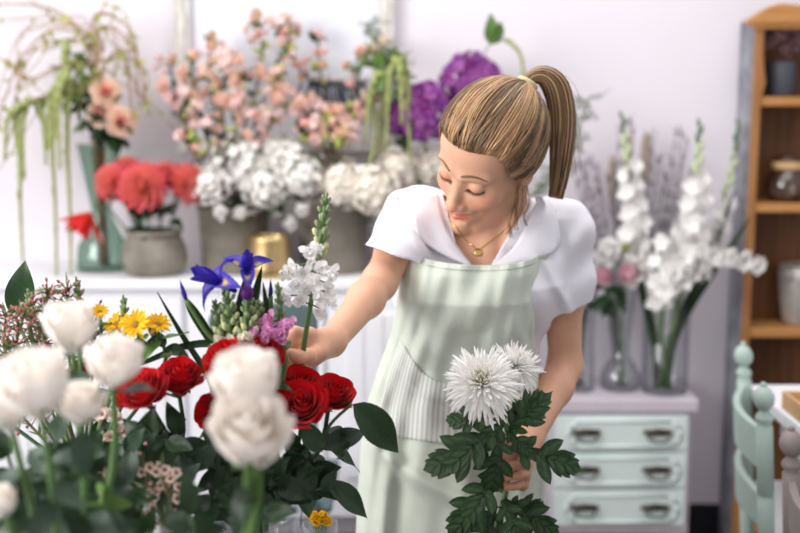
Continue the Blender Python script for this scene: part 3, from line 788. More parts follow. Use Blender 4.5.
tassels('amaranth', 'green amaranth stem drooping in front of the pink blossom by the frame', into(BK3, rg), [W(398, 150, 3.33)], W(380, 72, 3.28),
        [[(380, 72), (373, 95), (375, 130), (370, 168)], [(384, 74), (382, 110), (379, 160)], [(376, 74), (369, 100), (366, 140)]], 3.26)
# feathery fern
def fern(lb, foot, mids, tip, seed, n=60, L=.07, m=m_leafy):
    rg = random.Random(seed); t, pts = stem_thing('asparagus_fern', 'foliage', lb, tip, foot, mids, .002, m_stem, n=24)
    g = G(); k = len(pts)
    for i in range(n):
        q = .45 + .55 * i / n; f = q * (k - 1); a = int(min(f, k - 2)); p = pts[a].lerp(pts[a + 1], f - a)
        d = V((rg.uniform(-1, 1), rg.uniform(-.6, .6), rg.uniform(-.3, .8))).normalized(); l = L * rg.uniform(.4, 1)
        e = p + d * l; g.tube([p, e], .0008, 4)
        for j in range(9):
            b = p.lerp(e, .25 + .75 * j / 9); g.tube([b, b + V((rg.uniform(-1, 1), rg.uniform(-1, 1), rg.uniform(-.5, 1))).normalized() * .016], .0008, 3)
    part('fronds', g, m, t)
fern('feathery green fern spray rising beside the right edge of the frame', into(BK3, rg), [W(410, 150, 3.34), W(397, 80, 3.3)], W(366, 22, 3.3), 3)
fern('feathery green fern spray arching left of the amaranth tassels', into(BK3, rg), [W(405, 150, 3.34), W(392, 70, 3.3)], W(356, 66, 3.28), 4)
fern('pale green feathery fern spray behind the woman\'s ponytail', into(BK3, rg), [W(500, 220, 3.38), W(560, 170, 3.4)], W(590, 96, 3.4), 5, 70, .07)
# vine with a leaf and a small tassel above the hair
t, pts = stem_thing('vine_sprig', 'foliage', 'curling green vine sprig rising above the woman\'s hair', W(506, 40, 3.34), into(BK3, rg), [W(455, 120, 3.36), W(478, 68, 3.35), W(491, 43, 3.34)], .002, m_stem, n=24)
put_leaf(t, W(492, 45, 3.33), (-.05, -.3, 1), M(32, 3.33), 'fresh', rg, (0, -1, 0)); put_leaf(t, W(496, 44, 3.33), (.1, -.3, 1), M(25, 3.33), 'fresh', rg, (.4, -1, 0))
P = bez([W(506, 40, 3.34), W(514, 46, 3.33), W(521, 56, 3.33), W(524, 78, 3.33)], 12); g = g_tassel(P, M(4.5, 3.3), M(2.5, 3.3), 9); part('tassel', g, m_amar, t)
put_leaf(t, W(470, 84, 3.35), (.4, -.5, .6), .06, 'fresh', rg)

# ================================================================ arching arrangement in the teal vase
rg = random.Random(9)
m_arch = mat('reddish_twig', (160, 118, 82), .6, .2, 30)
m_archleaf = mat('small_olive_leaf', (168, 172, 96), .5, .2, 30, translucent=.3, rnd=.25)
LEAF['tiny'] = [leaf_mesh('leaf', 1, .5, m_archleaf, c, .2, seed=i) for i, c in enumerate((-.4, -.8, .3))]
nk = V((TEAL.x, TEAL.y, TEAL.z + .4))
arch = [([(92, 90), (95, 40), (60, 26), (20, 60), (-5, 130)], 'arching twig sweeping widest to the left edge'),
        ([(95, 90), (88, 45), (60, 40), (32, 52), (12, 110)], 'arching twig dropping to the left, inside the widest one'),
        ([(96, 90), (84, 60), (58, 66), (30, 78), (5, 60)], 'twig reaching left almost level from the teal vase'),
        ([(98, 90), (100, 30), (125, 36), (140, 65), (146, 105)], 'tall arching twig bending to the right beside the frame'),
        ([(98, 90), (95, 18), (120, 20), (136, 45), (137, 95)], 'highest arching twig, bending over to the right'),
        ([(97, 90), (78, 30), (48, 8), (5, 4), (-20, 8)], 'long twig leaving the photo at the top left corner'),
        ([(99, 90), (108, 60), (122, 50), (128, 75), (132, 118)], 'short arching twig to the right of the pale roses'),
        ([(92, 90), (70, 85), (45, 98), (20, 112), (5, 150)], 'lowest twig drooping to the left among the tassels')]
for i, (ln, lb) in enumerate(arch):
    Y = 3.36 + .06 * math.sin(i * 1.7); P = [W(a, b, Y) for a, b in ln]
    t, pts = stem_thing('arching_twig', 'foliage', lb, P[-1], into(TEAL, rg, .02, .02), [nk + V((rg.uniform(-.02, .02), rg.uniform(-.02, .02), 0))] + P[:-1], .0028, m_arch, 'arching twigs in the teal vase', n=40)
    for k in range(18):
        p = pts[rg.randrange(14, len(pts))]; put_leaf(t, p, (rg.uniform(-1, 1), rg.uniform(-1, .3), rg.uniform(-1, .4)), rg.uniform(.016, .036), 'tiny', rg)
    for j in range(2):
        P2 = [W(a + rg.uniform(-30, 30) * (k + 1) / len(ln), b + rg.uniform(-22, 26) * (k + 1) / len(ln), Y + rg.uniform(-.05, .04)) for k, (a, b) in enumerate(ln)]
        t, pts = stem_thing('arching_twig', 'foliage', 'fine arching twig in the tangle above the teal vase', P2[-1], into(TEAL, rg, .02, .02), [nk + V((rg.uniform(-.02, .02), rg.uniform(-.02, .02), 0))] + P2[:-1], .0016, m_arch, 'fine arching twigs', n=40)
        for k in range(12):
            p = pts[rg.randrange(12, len(pts))]; put_leaf(t, p, (rg.uniform(-1, 1), rg.uniform(-1, .3), rg.uniform(-1, .4)), rg.uniform(.014, .03), 'tiny', rg)
tassels('amaranth', 'amaranth stem whose longest tassel hangs at the far left', into(TEAL, rg, .02), [nk, W(88, 90, 3.36)], W(30, 100, 3.3),
        [[(24, 104), (15, 120), (20, 160), (20, 200), (23, 262)], [(30, 100), (40, 108), (44, 130), (46, 165)], [(28, 102), (8, 118), (5, 160)], [(26, 104), (22, 130), (24, 180)]], 3.28, 6.2, 'amaranth stems in the teal vase', m_arch, rg=rg)
tassels('amaranth', 'amaranth stem with two long tassels hanging beside the red lily', into(TEAL, rg, .02), [nk, W(94, 70, 3.36)], W(64, 72, 3.3),
        [[(66, 76), (56, 95), (52, 140), (55, 200), (57, 284)], [(66, 74), (68, 100), (67, 150), (70, 210), (71, 280)], [(63, 78), (58, 110), (60, 170)], [(66, 78), (50, 96), (48, 150)]], 3.26, 6.0, 'amaranth stems in the teal vase', m_arch, rg=rg)
tassels('amaranth', 'amaranth stem with short tassels right above the teal vase', into(TEAL, rg, .02), [nk], W(76, 62, 3.34),
        [[(72, 66), (60, 80), (57, 110), (58, 140)], [(80, 64), (82, 85), (78, 120)], [(66, 40), (66, 60), (68, 90), (66, 130)]], 3.3, 7.5, 'amaranth stems in the teal vase', m_arch, rg=rg)
tt = lambda v, q: mixc((.98, .5, .6), (1.02, 1.02, .98), sm(.0, .4, q))
m_pale = mat('pale_pink_rose', (246, 214, 196), .6, .04, 40, translucent=.35, attr=True)
for i, (px, py, d, lb) in enumerate([(106, 92, (.3, -1, .3), 'pale peach rose with a red heart above the teal vase'), (121, 122, (.5, -1, .1), 'pale peach rose with a red heart just over the coral dahlias'), (100, 112, (-.2, -1, .3), 'cream rose half hidden in the leaves over the teal vase')]):
    h = W(px, py, 3.3); t, pts = stem_thing('peach_rose', 'flower', lb, h, into(TEAL, rg, .02), [nk], .0025, m_stemd)
    inst('bloom', bloom_mesh('prose', lambda: g_rose(4, 24, .9, tt), m_pale), aim(h, d, i, M(12, 3.3)), t)
    for k in range(8): put_leaf(t, pts[-2 - k % 4], (rg.uniform(-1, 1), rg.uniform(-1, .1), rg.uniform(-.6, .6)), rg.uniform(.05, .09), 'broad', rg)
for i, (px, py, lb) in enumerate([(88, 100, 'dark leafy branch standing in the teal vase'), (70, 92, 'pale green leafy branch in the teal vase behind the tassels'), (125, 140, 'leafy branch leaning right out of the teal vase')]):
    h = W(px, py, 3.34); t, pts = stem_thing('leafy_branch', 'foliage', lb, h, into(TEAL, rg, .02), [nk], .003, m_stemd)
    for k in range(12): put_leaf(t, pts[-1 - k % 6], (rg.uniform(-1, 1), rg.uniform(-1, .2), rg.uniform(-.6, .9)), rg.uniform(.06, .1), 'broad' if i != 1 else 'fresh', rg)

# ================================================================ pink blossom branches
rg = random.Random(21)
def bt(v): return mixc((1.0, .7, .74), (1.0, 1.0, 1.0), sm(.1, .8, v))
def bt2(v): return mixc((1.0, 1.0, .98), (1.0, .84, .86), sm(.2, 1, v))
BM = [mesh_of('blossom', g_blossom(1, 6, .9, bt), m_pinkb), mesh_of('blossom', g_blossom(2, 7, .6, bt2), m_pinkb), mesh_of('blossom', g_peony(8, 20, lambda v, q: mixc((1, .72, .6), (1, .88, .78), v)), m_pinkb), mesh_of('blossom', g_blossom(9, 7, 1.1, lambda v: mixc((.9, .86, .62), (1, .86, .74), v)), m_pinkb), mesh_of('blossom', g_blossom(4, 6, 1.25, bt), m_pinkb)]
gb = G(); gb.lathe([(.01, -.9), (.3, -.7), (.42, -.2), (.3, .4), (.02, .9)], seg=8); BUDM = mesh_of('bud', gb, mat('green_bud', (176, 180, 96), .5, .15, 30, rnd=.2))
gb = G(); gb.lathe([(.01, -.9), (.35, -.6), (.5, -.1), (.36, .5), (.02, .95)], seg=10); BUDP = mesh_of('bud', gb, mat('pink_bud', (236, 172, 160), .5, .15, 30, rnd=.15))
# (control pixels from bucket, big-bloom?, label)
br = [([(205, 170), (180, 110), (170, 62)], 3.36, 10, 'blossom branch leaning furthest left, tipped by a peach bloom'),
      ([(212, 160), (196, 100), (190, 58)], 3.33, 11, 'blossom branch with green buds just right of the leftmost one'),
      ([(220, 150), (212, 90), (208, 38)], 3.38, 13, 'thick blossom branch topped by a large peach bloom near the frame side'),
      ([(228, 150), (222, 90), (232, 60)], 3.34, 12, 'blossom branch in the middle of the left bucket'),
      ([(235, 150), (240, 90), (246, 74)], 3.3, 13, 'blossom branch carrying the biggest pink bloom'),
      ([(240, 150), (258, 80), (262, 42), (250, 22)], 3.4, 9, 'tall blossom branch reaching the top bloom inside the frame'),
      ([(246, 150), (282, 60), (300, 100), (292, 32), (280, 30)][0:2] + [(288, 36), (278, 28)], 3.36, 9, 'blossom branch curling towards two blooms at the top of the frame'),
      ([(250, 150), (300, 90), (290, 45), (300, 34)], 3.42, 8, 'thin blossom branch in front of the pale panel'),
      ([(250, 160), (276, 100), (276, 70)], 3.32, 12, 'leafy blossom branch above the white hydrangeas'),
      ([(196, 160), (186, 130), (188, 98)], 3.28, 9, 'low blossom branch over the coral dahlias'),
      ([(226, 160), (262, 130), (276, 112)], 3.28, 12, 'low blossom branch leaning right over the white hydrangeas')]
def branch(ln, Y, nb, lb, base, grp, size=9.5):
    P = [W(a, b, Y + .02 * k) for k, (a, b) in enumerate(ln)]
    t, pts = stem_thing('blossom_branch', 'branch', lb, P[-1], into(base, rg, .06, .02), P[:-1], .0035, m_twig, grp, n=28)
    k = len(pts)
    for i in range(nb):
        q = 1 if i == 0 else rg.uniform(.45, 1); f = q * (k - 1); a = int(min(f, k - 2)); p = pts[a].lerp(pts[a + 1], f - a)
        d = V((rg.uniform(-1, 1), rg.uniform(-1.2, .2), rg.uniform(-.1, 1))).normalized()
        p2 = p + d * (0 if i == 0 else rg.uniform(.01, .045))
        if i: g = G(); g.tube([p, p2], .0012, 4); part('twig', g, m_twig, t)
        inst('blossom', BM[rg.randrange(5)], aim(p2, d, rg.uniform(0, 6), M(size * rg.uniform(.6, 1.1), Y)), t)
    for i in range(11):
        p = pts[rg.randrange(int(k * .4), k)]; d = V((rg.uniform(-1, 1), rg.uniform(-1, .3), rg.uniform(-.2, 1))).normalized()
        inst('bud', BUDM if rg.random() < .65 else BUDP, aim(p + d * .02, d, 0, M(rg.uniform(4.5, 7), Y)), t)
    for i in range(11):
        p = pts[rg.randrange(int(k * .3), k)]; put_leaf(t, p, (rg.uniform(-1, 1), rg.uniform(-1, .3), rg.uniform(-.2, 1)), rg.uniform(.03, .055), rg.choice(['broad', 'fresh', 'broad']), rg)
for ln, Y, nb, lb in br: branch(ln, Y, nb, lb, BK1, 'pink blossom branches in the left zinc bucket', 11)
br2 = [([(325, 150), (308, 120), (304, 98)], 3.32, 8, 'blossom branch in front of the left end of the slate sign'),
       ([(330, 150), (328, 124), (334, 112)], 3.28, 8, 'blossom branch in front of the slate sign'),
       ([(340, 150), (352, 100), (366, 56), (376, 50)], 3.38, 12, 'tall blossom branch reaching the right side of the frame'),
       ([(340, 150), (354, 124), (368, 100)], 3.3, 13, 'blossom branch beside the green amaranth tassels'),
       ([(334, 150), (320, 70), (318, 40)], 3.42, 3, 'thin nearly bare branch with leaves at its tip inside the frame'),
       ([(322, 160), (304, 132), (300, 108)], 3.3, 13, 'low blossom branch leaning left over the white hydrangeas'),
       ([(340, 160), (344, 140), (340, 124)], 3.26, 13, 'lowest blossom branch right above the cream hydrangeas')]
for ln, Y, nb, lb in br2: branch(ln, Y, nb, lb, BK2, 'pink blossom branches in the right zinc bucket', 10)

# ================================================================ on the chest of drawers
def on_chest(px, Y): c = W(px, 388, Y); c.z = CHT + .0005; return c
s = M(1, 3.4)
V1 = on_chest(620, 3.41); V2 = on_chest(664, 3.38); V0 = on_chest(578, 3.4)
t = thing('glass_vase', V1, 'slim clear glass vase with a swollen base holding the peonies', 'vase')
g = G(); g.lathe(shelled([(.0005, 0), (18 * s, 0), (21 * s, 5 * s), (21 * s, 14 * s), (16 * s, 24 * s), (9 * s, 34 * s), (8 * s, 44 * s), (11 * s, 75 * s), (15 * s, 105 * s)], .003), V1, 36, capb=False); part('body', g, m_glass, t)
t = thing('glass_vase', V2, 'straight clear glass cylinder vase holding the gladioli', 'vase')
g = G(); g.lathe(shelled([(.0005, 0), (23 * s, 0), (23.5 * s, 2 * s), (23 * s, 95 * s)], .003), V2, 36, capb=False); part('body', g, m_glass, t)
t = thing('glass_vase', V0, 'clear glass vase half hidden behind the woman\'s bare arm', 'vase')
g = G(); g.lathe(shelled([(.0005, 0), (16 * s, 0), (17 * s, 2 * s), (15 * s, 50 * s), (17 * s, 110 * s)], .003), V0, 36, capb=False); part('body', g, m_glass, t)
rg = random.Random(31)
pl = [(608, 253, 3.36, 19, m_wpet, 'white peony beside the woman\'s sleeve', (-.2, -1, .4)), (626, 273, 3.34, 15, m_peony, 'pink peony above the slim glass vase', (.2, -1, .1)), (603, 276, 3.37, 14, m_peony, 'pink peony half hidden by the woman\'s sleeve', (-.3, -1, .1))]
for i, (px, py, Y, r, m, lb, d) in enumerate(pl):
    h = W(px, py, Y); t, pts = stem_thing('peony', 'flower', lb, h, into(V1, rg, .015, .01), [V1 + V(((h.x - V1.x) * .25, 0, .2))], .003, m_stemd)
    inst('bloom', bloom_mesh('peo%d' % (i > 0), lambda: g_peony(i + 40, 60, lambda v, q: mixc((.96, .84, .88), (1, 1.02, 1.01), v) if i else (1, 1, 1), .06), m), aim(h, d, i, M(r, Y) * .92), t)
    for k in range(4): put_leaf(t, pts[-4], (rg.uniform(-1, 1), rg.uniform(-1, .1), rg.uniform(-.8, .3)), rg.uniform(.05, .08), 'broad', rg)
t, pts = stem_thing('lily_bud', 'flower', 'small yellow green bud between the peonies and the gladiolus', W(620, 250, 3.36), into(V1, rg, .015, .01), [V1 + V((0, 0, .2))], .002)
for k in range(4): inst('bud', BUDM, aim(W(618 + k * 3, 246 + 3 * (k % 2), 3.36), (rg.uniform(-1, 1), -.6, .8), 0, M(6, 3.36)), t)
GLM = [mesh_of('floret', g_blossom(60 + i, 6, .55, None, 1.0, .8), m_wpet) for i in range(3)]
gb = G(); gb.lathe([(.01, -.2), (.28, 0), (.34, .4), (.2, .9), (.02, 1.25)], seg=8); GBUD = mesh_of('bud', gb, mat('pale_green_bud', (196, 206, 166), .5, .1, 30))
gb = G(); gb.lathe([(.01, -.2), (.24, 0), (.28, .4), (.16, .9), (.02, 1.25)], seg=8); GBUD2 = mesh_of('bud', gb, mat('dark_green_bud', (96, 116, 82), .5, .1, 30))
def gladiolus(lb, ln, Y, foot, nf, nb, size=12, f0=.45, f1=.86):
    P = [W(a, b, Y) for a, b in ln]
    t, pts = stem_thing('gladiolus', 'flower', lb, P[-1], into(foot, rg, .03, .01), P[:-1], .0035, m_stem, 'white gladioli', n=32)
    k = len(pts)
    for i in range(nf + nb):
        q = f0 + (1 - f0) * i / (nf + nb - 1) if nb else f0 + (f1 - f0) * i / max(1, nf - 1)
        f = q * (k - 1); a = int(min(f, k - 2)); p = pts[a].lerp(pts[a + 1], f - a); tg = (pts[a + 1] - pts[a]).normalized()
        sd = V((1, 0, 0)) if i % 2 else V((-1, 0, 0))
        d = (sd * rg.uniform(.3, .9) + V((0, -1, 0)) * rg.uniform(.5, 1) + tg * .35).normalized()
        if i < nf: inst('floret', GLM[i % 3], aim(p + d * .008, d, rg.uniform(0, 6), M(size * (1.12 - .4 * i / nf) * rg.uniform(.8, 1.1), Y) * 1.38), t)
        else: inst('bud', GBUD if i < nf + nb * .5 else GBUD2, aim(p + d * .004, (d * .5 + tg), 0, M(size * .62 * (1.1 - .5 * (i - nf) / nb), Y) * 1.2), t)
    return t, pts
gladiolus('white gladiolus spike standing furthest left, above the peonies', [(648, 330), (638, 262), (630, 180), (622, 118)], 3.38, V2, 12, 7, 13, .46)
gladiolus('white gladiolus spike in the middle, its dark bud tip highest', [(672, 320), (688, 262), (696, 190), (699, 126)], 3.34, V2, 12, 7, 14, .44)
gladiolus('white gladiolus spike with few florets leaning towards the bookcase', [(676, 330), (704, 255), (728, 185), (738, 124)], 3.4, V2, 6, 9, 12, .5)
gladiolus('white gladiolus bending right in front of the bookcase side', [(674, 330), (690, 275), (722, 256), (758, 264)], 3.3, V2, 11, 0, 12, .5, 1)
gladiolus('short white gladiolus low over the glass cylinder', [(662, 330), (668, 290), (682, 262), (700, 250)], 3.28, V2, 9, 0, 13, .5, 1)
gladiolus('white gladiolus facing left, lowest of the cluster', [(660, 330), (664, 300), (658, 268), (668, 235)], 3.31, V2, 8, 0, 12, .48, 1)
for i, (ln, lb) in enumerate([([(676, 330), (712, 250), (735, 190)], 'long gladiolus leaf blade leaning right in front of the bookcase'), ([(678, 330), (720, 262), (752, 216)], 'long gladiolus leaf blade crossing the bookcase side'), ([(655, 340), (642, 290), (636, 240)], 'gladiolus leaf blade on the left of the glass cylinder')]):
    P = [W(a, b, 3.36) for a, b in ln]; ft = into(V2, rg, .03, .01)
    pts = bez([ft] + P, 18); n = len(pts); g = G(); rows = []
    for k, p in enumerate(pts):
        w_ = M(4.5, 3.36) * math.sin(PI * (.12 + .88 * k / (n - 1))) ** .6 if k < n - 1 else .0005
        rows.append([p - V((w_, 0, 0)), p + V((0, .004, 0)), p + V((w_, 0, 0))])
    g.grid(rows); tag(part('gladiolus_leaf', g, m_leaf, None), lb, 'leaf')
# stems in V0
for i in range(3):
    h = W(583 + 5 * i, 300 - 20 * i, 3.42); t, pts = stem_thing('leafy_branch', 'foliage', ['dark green stem behind the woman\'s elbow', 'dark green stem behind the woman\'s arm, leaning right', 'tallest dark green stem behind the woman\'s sleeve'][i], h, into(V0, rg, .02, .01), [V0 + V((0, 0, .15))], .004, m_stemd)
    for k in range(5): put_leaf(t, pts[-1 - k], (rg.uniform(-1, 1), rg.uniform(-1, .1), rg.uniform(-.2, .8)), .07, 'slim', rg)
# dried grasses
gl = 'grey dried grass stems fanning out behind the gladioli'
for i in range(26):
    tx = rg.uniform(570, 700); ty = rg.uniform(122, 190); Y = 3.46 + rg.uniform(-.02, .03)
    t, pts = stem_thing('dried_grass', 'dried grass', gl, W(tx, ty, Y), into(V1 if i % 2 else V0, rg, .012, .01), [W(612 if i % 2 else 590, 300, 3.43), W(620 + (tx - 620) * .6, 240, Y)], .0016, m_greygrass, 'grey dried grasses', n=22)
    g = G(); k = len(pts)
    for j in range(34):
        p = pts[rg.randrange(int(k * .55), k)]; g.tube([p, p + V((rg.uniform(-1, 1) * .5, rg.uniform(-.5, .5), 1)).normalized() * rg.uniform(.02, .05)], .0013, 3)
    g.tube(pts[int(k * .5):], .0014, 4); part('plume', g, m_greygrass, t)
for i, (x, y) in enumerate(((628, 142), (646, 138), (613, 160))):
    t, pts = stem_thing('dried_grass', 'dried grass', ['beige dried plume directly behind the left gladiolus tip', 'beige dried plume standing upright between the two gladiolus tips', 'shortest beige dried plume left of the gladiolus'][i], W(x, y, 3.46), into(V1, rg, .012, .01), [W(618, 300, 3.43)], .0018, m_greygrass, 'beige plumes', n=22)
    g = G(); P = [pts[-1] + V((0, 0, .02)) , pts[-1] - V((0, 0, .05)), pts[-1] - V((0, 0, .14))]; g.tube(bez(P, 10), [.002] + [.008 + .006 * math.sin(q) for q in np.linspace(0.3, 3, 9)] + [.003], 8); part('plume', g, m_plume, t)
# dried flowers in the dark vase
for i in range(5):
    h = VASE_DARK + V((-.06 + .034 * i, -.01 * (i % 2), .165 + .022 * math.sin(i * 2)))
    t, pts = stem_thing('dried_flower', 'dried flower', 'dusky dried flower head in the anthracite vase, ' + ['leftmost', 'second from the left', 'middle', 'second from the right', 'rightmost'][i], h, VASE_DARK + V((-.01 + .005 * i, 0, .01)), [VASE_DARK + V((-.02 + .01 * i, 0, .1))], .0015, m_twig, 'dried flowers in the dark vase')
    inst('bloom', bloom_mesh('dried', lambda: g_hydrangea(77, 50), m_driedpet), aim(h, (-.4 + .2 * i, -.4, .8), i, .042), t)
# ================================================================ work table, vessels and the flowers in front
TT = .72
t = thing('work_table', (-.5, 1.28, 0), 'white work table under the foreground bouquets, below the picture edge', 'table')
g = G(); g.box((-1.1, .78, TT - .03), (.02, 1.78, TT)); part('table_top', g, m_white, t, False, .005)
for sx in (-1.04, -.04):
    for sy in (.84, 1.72):
        g = G(); g.box((sx - .025, sy - .025, 0), (sx + .025, sy + .025, TT - .03)); part('leg', g, m_white, t, False, .004)
def on_table(px, py, Y): c = W(px, py, Y); c.z = TT + .0005; return c
def vase(name, lb, c, prof, m, cat='vase'):
    t = thing(name, c, lb, cat); g = G(); g.lathe(shelled(prof, .003), c, 36, capb=False); part('body', g, m, t); return c
hA = W(262, 514, 1.5).z - TT
VA = vase('glass_vase', 'clear glass vase of red roses, its rim at the bottom edge of the photo', on_table(256, 520, 1.5), [(.0005, 0), (.058, 0), (.06, .004), (.058, hA * .5), (.066, hA)], m_glass)
VB = vase('zinc_bucket', 'zinc bucket of daisies and waxflower hidden under foliage at the far left', on_table(85, 520, 1.48), [(.0005, 0), (.075, 0), (.077, .004), (.095, .19)], m_zinc, 'bucket')
VC = vase('zinc_bucket', 'zinc bucket of white roses nearest the camera at the left, below the picture edge', on_table(62, 520, 1.06), [(.0005, 0), (.075, 0), (.077, .004), (.095, .2)], m_zinc, 'bucket')
VD = vase('glass_vase', 'clear glass vase of the two blurred white roses before the red ones', on_table(228, 520, 1.04), [(.0005, 0), (.04, 0), (.042, .004), (.05, .2)], m_glass)
VE = vase('glass_vase', 'small glass of yellow blossom at the bottom edge beside the apron', on_table(320, 520, 1.68), [(.0005, 0), (.028, 0), (.03, .003), (.03, .06)], m_glass)

def rose(lb, px, py, Y, r, d, vz, m, key, seed, n, open_, sc, leaves=4, lk='broad', group=None, vh=.18, sm_=m_stemd, sr=.0035, tint=None, ls=.06, tall=0.0):
    rg = random.Random(seed * 7 + int(px)); h = W(px, py, Y); d = V(d).normalized(); s = M(r, Y) * sc
    neck = h - d * s * .62
    t, pts = stem_thing('rose', 'flower', lb, neck, into(vz, rg, .03, .01), [vz + V(((h.x - vz.x) * .2, (h.y - vz.y) * .2, vh)).lerp(V((0, 0, 0)), 0), neck - d * .07 - V((0, 0, .03))], sr, sm_, group, n=20)
    inst('bloom', bloom_mesh(key, lambda: g_rose(seed, n, open_, tint, tall), m), aim(h, d, rg.uniform(0, 6), s), t)
    calyx(t, h, d, s * .95, m_stemd if sm_ is m_stemd else m_stem)
    k = len(pts)
    for i in range(leaves):
        p = pts[rg.randrange(int(k * .45), k - 1)]; put_leaf(t, p, (rg.uniform(-1, 1), rg.uniform(-1, .4), rg.uniform(-.7, .35)), ls * rg.uniform(.75, 1.2), lk, rg)
    return t
rt = lambda v, q: (lambda k: (k, k, k))(1.0)
reds = [(143, 391, 1.38, 25, (-.2, -.55, .8), 'red rose left of the pair under the yellow daisies'), (180, 378, 1.42, 23, (.15, -.4, .9), 'red rose right of the pair under the yellow daisies'),
        (234, 362, 1.42, 29, (-.2, -.35, .9), 'wide open red rose rising behind the upper white rose, below the cream buds'), (259, 358, 1.435, 24, (.1, -.4, .9), 'red rose just left of the woman\'s hand, under the pink florets'),
        (300, 385, 1.49, 21, (.1, -.6, .8), 'red rose right below the woman\'s fingers'), (301, 406, 1.44, 26, (.05, -.75, .65), 'lowest red rose, in front beside the white rose'),
        (333, 394, 1.5, 21, (.3, -.5, .8), 'red rose at the right end of the bouquet, nearest the apron'), (211, 411, 1.43, 17, (-.4, -.8, .4), 'red rose mostly hidden behind the left edge of the white rose'),
        (83, 372, 1.52, 14, (-.2, -.5, .8), 'red rose glimpsed between the white roses at the left')]
for i, (px, py, Y, r, d, lb) in enumerate(reds):
    rose(lb, px, py, Y, r, d, VB if px < 190 and i != 7 else VA, m_rpet, 'rred%d' % (i % 3), 3 + i % 3, 34, .5, .96, 6, 'broad', 'red roses', .17, tall=.3)
whites = [(70, 328, 1.16, 30, (.0, -.2, 1), 'blurred white rose highest at the left, in front of the pink waxflower'), (114, 362, 1.1, 31, (.12, -.2, 1), 'blurred white rose left of the red pair, below the daisies'),
          (36, 386, .98, 40, (-.05, -.25, 1), 'largest blurred white rose near the left edge'), (80, 404, 1.05, 26, (.1, -.35, .9), 'blurred white rose low between the largest one and the red rose'),
          (5, 410, 1.02, 27, (-.2, -.2, 1), 'blurred white rose cut by the left edge of the photo'), (0, 503, .98, 20, (-.2, -.4, .9), 'blurred white rose at the bottom of the left edge')]
for i, (px, py, Y, r, d, lb) in enumerate(whites):
    rose(lb, px, py, Y, r, d, VC, m_cream, 'rwht%d' % (i % 2), 13 + i % 2, 17, .2, 1.0, 5, 'grey', 'white roses in the foreground', .2, m_stem, .004, None, .05, .55)
rose('blurred white rose in front of the red roses, the upper of two', 247, 384, 1.0, 36, (-.05, -.3, 1), VD, m_cream, 'rwht0', 13, 17, .2, 1.05, 3, 'broad', 'white roses before the red ones', .2, m_stem, .005, None, .045, .55)
rose('blurred white rose hanging before the red roses, the lower of two', 250, 434, .98, 43, (.12, -.55, .8), VD, m_cream, 'rwht1', 14, 17, .2, 1.05, 4, 'broad', 'white roses before the red ones', .2, m_stem, .006, None, .05, .55)

# ---- blades
def blade_geo(P, w, n=20):
    pts = bez(P, n); k = len(pts); g = G(); rows = []
    for i, p in enumerate(pts):
        ww = w * math.sin(PI * (.2 + .8 * i / (k - 1))) ** .7 if i < k - 1 else .0004
        tg = (pts[min(i + 1, k - 1)] - pts[max(i - 1, 0)]).normalized(); sd = tg.cross(V((0, 1, .1))).normalized()
        rows.append([p - sd * ww, p - sd * ww * .5 + V((0, .0025, 0)), p + V((0, .004, 0)), p + sd * ww * .5 + V((0, .0025, 0)), p + sd * ww])
    g.grid(rows); return g
# ---- irises
m_iris = mat('iris_petal', (66, 50, 168), .5, .12, 50, translucent=.3, attr=True)
m_tul = mat('violet_bud', (92, 30, 120), .5, .15, 50, translucent=.2)
def g_iris(seed=0, spread=1.0):
    rg = random.Random(seed); g = G()
    for i in range(3):
        for kind in (0, 1):
            th = 2 * PI * i / 3 + kind * PI / 3 + rg.uniform(-.15, .15)
            el = (1.15 if kind == 0 else .55) + rg.uniform(-.1, .1)
            d = V((math.cos(el) * math.cos(th), math.cos(el) * math.sin(th), math.sin(el)))
            rows = patch(1.05 if kind == 0 else 1.25, .46 if kind == 0 else .56, curl=(.35 if kind == 0 else -1.5 * spread), cup=.5, point=.55, nu=4, nv=10, ruff=.04, seed=i * 3 + kind + seed)
            x = d.cross(V((0, 0, 1))).normalized(); z = x.cross(d); mx = Matrix((x, d, z)).transposed(); cs = []
            for a, r in enumerate(rows):
                v = a / 10; cr = []
                for b in range(5):
                    yb = kind * sm(.3, .4, v) * (1 - sm(.55, .62, v)) * (1 - min(1, abs(b - 2) * .9)); cr.append(mixc((1, 1, 1.1), (15.0, 20.0, .12), yb))
                cs.append(cr)
            g.grid([[mx @ p for p in r] for r in rows], cs=cs)
    g.tube([(0, 0, -.5), (0, 0, .1)], [.07, .11], 8); return g
for i, (px, py, Y, s, d, lb, ft) in enumerate([(222, 284, 1.46, 27, (-.75, -.35, .5), 'large open blue iris pointing left above the cream buds', (225, 360)), (247, 272, 1.48, 21, (.1, -.5, .85), 'smaller half open blue iris beside the large one', (240, 350))]):
    h = W(px, py, Y); t, pts = stem_thing('iris', 'flower', lb, h - V(d).normalized() * M(8, Y), into(VA, R0, .03, .01), [VA + V((0, 0, .18)), W(*ft, Y)], .003, m_stem, 'blue irises', n=20)
    inst('bloom', bloom_mesh('iris%d' % i, lambda: g_iris(i + 1, 1 - .4 * i), m_iris), aim(h, d, 1.1 + i * .4, M(s * 1.25, Y)), t)
    part('leaf', blade_geo([W(ft[0], ft[1] + 20, Y), W(ft[0] + 12, ft[1] - 40, Y + .01), W(ft[0] + 20 + i * 2, ft[1] - 84, Y + .01)], M(5.5, Y)), m_leaf, t)
gb = G(); gb.lathe([(.02, -.1), (.2, .2), (.24, .6), (.16, 1.3), (.06, 1.8), (.005, 2.1)], seg=10); IB = mesh_of('bud', gb, m_iris)
